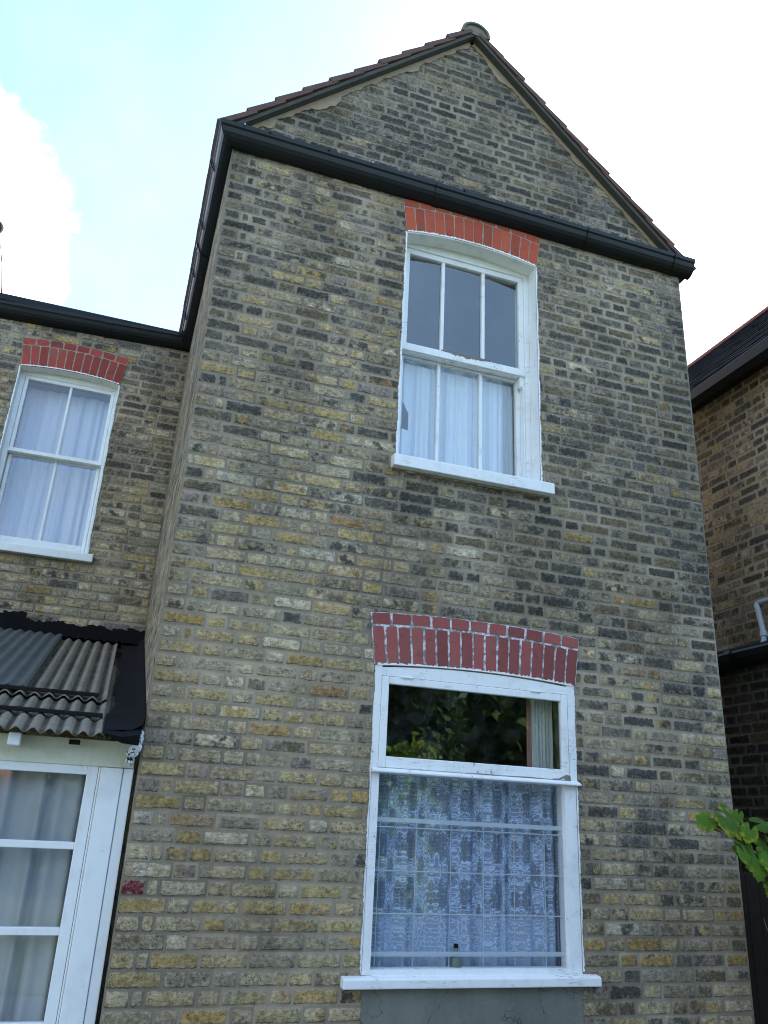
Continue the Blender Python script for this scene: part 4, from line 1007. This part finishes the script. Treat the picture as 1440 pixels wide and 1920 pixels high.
LV = [((2.975, -.40, .69), .135, (-.25, -1, .35), (-.75, .1, -.5), .85), ((3.09, -.43, .70), .215, (.15, -1, .55), (.55, -.2, -.8), .95), ((3.195, -.42, .665), .15, (.3, -.9, .5), (.6, 0, -.6), .7),
      ((3.245, -.44, .505), .20, (-.1, -1, .35), (-.2, -.2, -1), .75), ((3.30, -.38, .62), .14, (.2, -.8, .7), (.8, 0, -.4), .55), ((3.325, -.42, .545), .14, (.1, -1, .3), (.1, 0, -1), .9), ((3.36, -.46, .435), .16, (.2, -1, .3), (-.3, -.2, -1), .6),
      ((3.37, -.36, .69), .16, (0, -.7, .8), (.3, -.3, .3), .5), ((3.33, -.43, .37), .13, (.1, -1, .2), (.2, -.2, -1), 1.0), ((3.43, -.40, .60), .18, (.1, -.9, .5), (.6, 0, -.7), .6), ((3.45, -.45, .48), .18, (-.1, -1, .4), (0, -.1, -1), .7),
      ((3.10, -.38, .765), .06, (0, -1, .4), (.5, 0, .3), .8), ((3.57, -.40, .56), .2, (.1, -1, .5), (.3, 0, -1), .5), ((3.60, -.44, .38), .2, (0, -1, .4), (0, 0, -1), .8), ((3.75, -.42, .36), .2, (.2, -1, .5), (.3, 0, -1), .5), ((3.88, -.42, .15), .2, (.2, -1, .4), (-.3, 0, -1), .6), ((3.40, -.42, .27), .15, (.1, -1, .4), (.4, -.1, -1), .7), ((3.18, -.39, .60), .11, (.2, -1, .2), (.2, 0, -1), .9)]
for i in range(40):                                                   # smaller leaves along the shoot
    t = rng.random()**1.5; px = 2.98+t*.95; pz = .69-.30*t+rng.uniform(-.13, .13)
    LV.append(((px, -.40+rng.uniform(-.07, .06), pz), rng.uniform(.07, .14), (rng.uniform(-.5, .5), -1, rng.uniform(.1, .9)), (rng.uniform(-.6, .6), 0, -1), rng.uniform(.55, 1.05)) if px > 3.12 else ((px, -.39, .66+rng.uniform(-.02, .05)), .06, (.2, -1, .6), (.4, 0, -.6), .8))
for c, s, nn, dd, ye in LV: grape_leaf(b, dat, c, s, nn, dd, rng, ye)
b.at['lf'] = dat
b.build('foliage', M_VINELEAF, vine)

# ------------------------------------------------------------------ garden behind the viewpoint (seen in the glass, shades the wall foot)
def ground():
    b = MB(); b.add([(-400, -400, GZ), (400, -400, GZ), (400, 400, GZ), (-400, 400, GZ)], [(0, 1, 2, 3)])
    m, g, out = mat('lawn'); P = g.obj(); n = g.noise(P, 2.0, 5, .6); f = g.noise(P, 90, 3, .6)
    c = g.mix(g.m('MULTIPLY_ADD', n, .5, g.m('MULTIPLY', f, .5)), (.035, .048, .02), (.085, .11, .045)); principled(g, out, c, .95, g.bump(f, .6, .02), .1)
    o = b.build('ground', m); tag(o, 'mown garden lawn', None, None, 'structure')
    b = MB(); b.add([(-6, -4.3, GZ+.004), (4.4, -4.3, GZ+.004), (4.4, .2, GZ+.004), (-6, .2, GZ+.004)], [(0, 1, 2, 3)])
    o = b.build('patio', m_plain('paving', (.34, .32, .29), .9, .3, 3, .4)); tag(o, 'grey paving at the foot of the house', None, None, 'structure')
ground()
def tree(name, loc, h, r, n, leaf, m, label, cat, seed, shape='cone', trunk=.12, base=.0):
    rng = np.random.default_rng(seed); t = thing(name, loc, label, cat); b = MB()
    x, y, z = loc
    b.tube([(x, y, z), (x+.05, y, z+h*.4), (x, y+.03, z+h*.85)], [trunk, trunk*.7, trunk*.2], 8)
    for i in range(7):
        a = rng.uniform(0, 6.28); zz = z+h*rng.uniform(.25, .7); b.tube([(x, y, zz), (x+math.cos(a)*r*.6, y+math.sin(a)*r*.6, zz+r*.35)], [trunk*.35, .01], 5)
    b.build('trunk', M_BARK, t)
    nc = 40; C = []
    for i in range(nc):
        f = rng.random()
        if shape == 'cone': rr = r*(1-f)**.7*(.6+.4*rng.random()); zz = base*h+(h*(1-base))*f
        else: rr = r*math.sqrt(max(0, 1-(2*f-1)**2))*(.5+.5*rng.random()); zz = h*(base+(1-base)*f)
        a = rng.uniform(0, 6.28); C.append((x+rr*.75*math.cos(a), y+rr*.75*math.sin(a), z+zz, r*(.22+.2*rng.random())))
    C = np.array(C); ci = rng.integers(0, nc, n); off = rng.normal(size=(n, 3)); off /= np.linalg.norm(off, axis=1)[:, None]; off *= (rng.random((n, 1))**.4)*C[ci, 3:4]
    P = C[ci, :3]+off*np.array([1, 1, 1.25]); P[:, 2] = np.maximum(P[:, 2], z+.05)
    A = rng.normal(size=(n, 3)); A /= np.linalg.norm(A, axis=1)[:, None]; B = np.cross(A, rng.normal(size=(n, 3))); B /= np.linalg.norm(B, axis=1)[:, None]
    s = leaf*(.6+.8*rng.random((n, 1)))
    V = np.stack([P-A*s, P+B*s*.5, P+A*s, P-B*s*.5], 1).reshape(-1, 3)
    c = MB(); c.v = [tuple(v) for v in V]; c.f = [[4*i, 4*i+1, 4*i+2, 4*i+3] for i in range(n)]; c.mi = [0]*n; c.sm = [False]*n
    k = np.repeat(rng.random(nc)[ci]*.6+rng.random(n)*.4, 4); yl = np.repeat(rng.random(n), 4)
    c.at['lf'] = np.stack([k, yl, np.ones_like(k)], 1)
    c.build('crown', m, t); return t
shade_fence = thing('added_shade_fence', (4.46, -4.0, GZ), 'unseen dark boarded fence added along the right side to shade the lower wall', 'fence')  # out of view, added to block light from the lower right wall
b = MB(); yy = -.25; rng = random.Random(5)
while yy > -9: b.box(4.44+rng.uniform(0, .006), 4.46, yy-.14, yy, GZ, 1.0); yy -= .143
b.build('board_panel', M_GATE, shade_fence)  # boards of the added shade fence, out of view
for yy in (-.3, -2.1, -3.9, -5.7, -7.5, -8.9):
    b = MB(); b.box(4.465, 4.56, yy-.05, yy+.05, GZ, 1.06); b.build('added_shade_post', M_GATE, shade_fence)
for xx, nm in ((-5.0, 'left'), (4.5, 'right')):
    hd = thing('hedge', (xx, -15.5, GZ), 'tall clipped green hedge along the bottom of the garden, '+nm+' half', 'hedge', None)
    b = MB(); b.tube([(xx, -15.5, GZ), (xx, -15.5, GZ+2.6)], .05, 6); b.build('trunk', M_BARK, hd)
    rg = np.random.default_rng(int(xx*10)+99); n = 15000
    P = np.stack([xx+rg.uniform(-4.9, 4.9, n), -15.5+rg.uniform(-.6, .6, n), GZ+rg.random(n)**.8*(3.9+.25*np.sin(rg.uniform(0, 9, n)))], 1)
    A = rg.normal(size=(n, 3)); A /= np.linalg.norm(A, axis=1)[:, None]; B = np.cross(A, rg.normal(size=(n, 3))); B /= np.linalg.norm(B, axis=1)[:, None]; q = .19*(.6+.8*rg.random((n, 1)))
    c = MB(); c.v = [tuple(v) for v in np.stack([P-A*q, P+B*q*.6, P+A*q, P-B*q*.6], 1).reshape(-1, 3)]; c.f = [[4*i, 4*i+1, 4*i+2, 4*i+3] for i in range(n)]; c.mi = [0]*n; c.sm = [False]*n
    k = np.repeat(rg.random(n), 4); c.at['lf'] = np.stack([k, k*.5, np.ones_like(k)], 1); c.build('crown', M_CONIFER, hd)
tree('conifer_tree', (4.9, -9.2, GZ), 6.2, 1.25, 12000, .11, M_CONIFER, 'tall dark green conifer in the garden behind the viewpoint mirrored in the top light', 'tree', 1)
tree('garden_tree', (9.0, -11.5, GZ), 6.4, 2.9, 15000, .20, M_BROAD, 'broad dark garden tree to the right of the conifer behind the viewpoint', 'tree', 2, 'round', .18, .1)
tree('garden_tree', (13.0, -9.0, GZ), 6.6, 3.0, 13000, .20, M_BROAD, 'outermost dark garden tree far to the right behind the viewpoint', 'tree', 3, 'round', .18, .1)
tree('garden_tree', (-4.4, -11.0, GZ), 7.4, 2.2, 9000, .13, M_BROAD, 'green tree behind the viewpoint on the left mirrored in the set-back window', 'tree', 4, 'round', .18, .15)
tree('garden_tree', (.6, -13.5, GZ), 6.0, 2.6, 8000, .15, M_BROAD, 'leafy tree standing midway along the bottom of the garden', 'tree', 5, 'round', .18, .1)
tree('shrub', (3.40, -5.3, GZ), 2.55, .50, 1500, .055, M_SHRUB, 'yellow green leafy shrub near the viewpoint mirrored in the top light', 'shrub', 6, 'round', .04, .2)
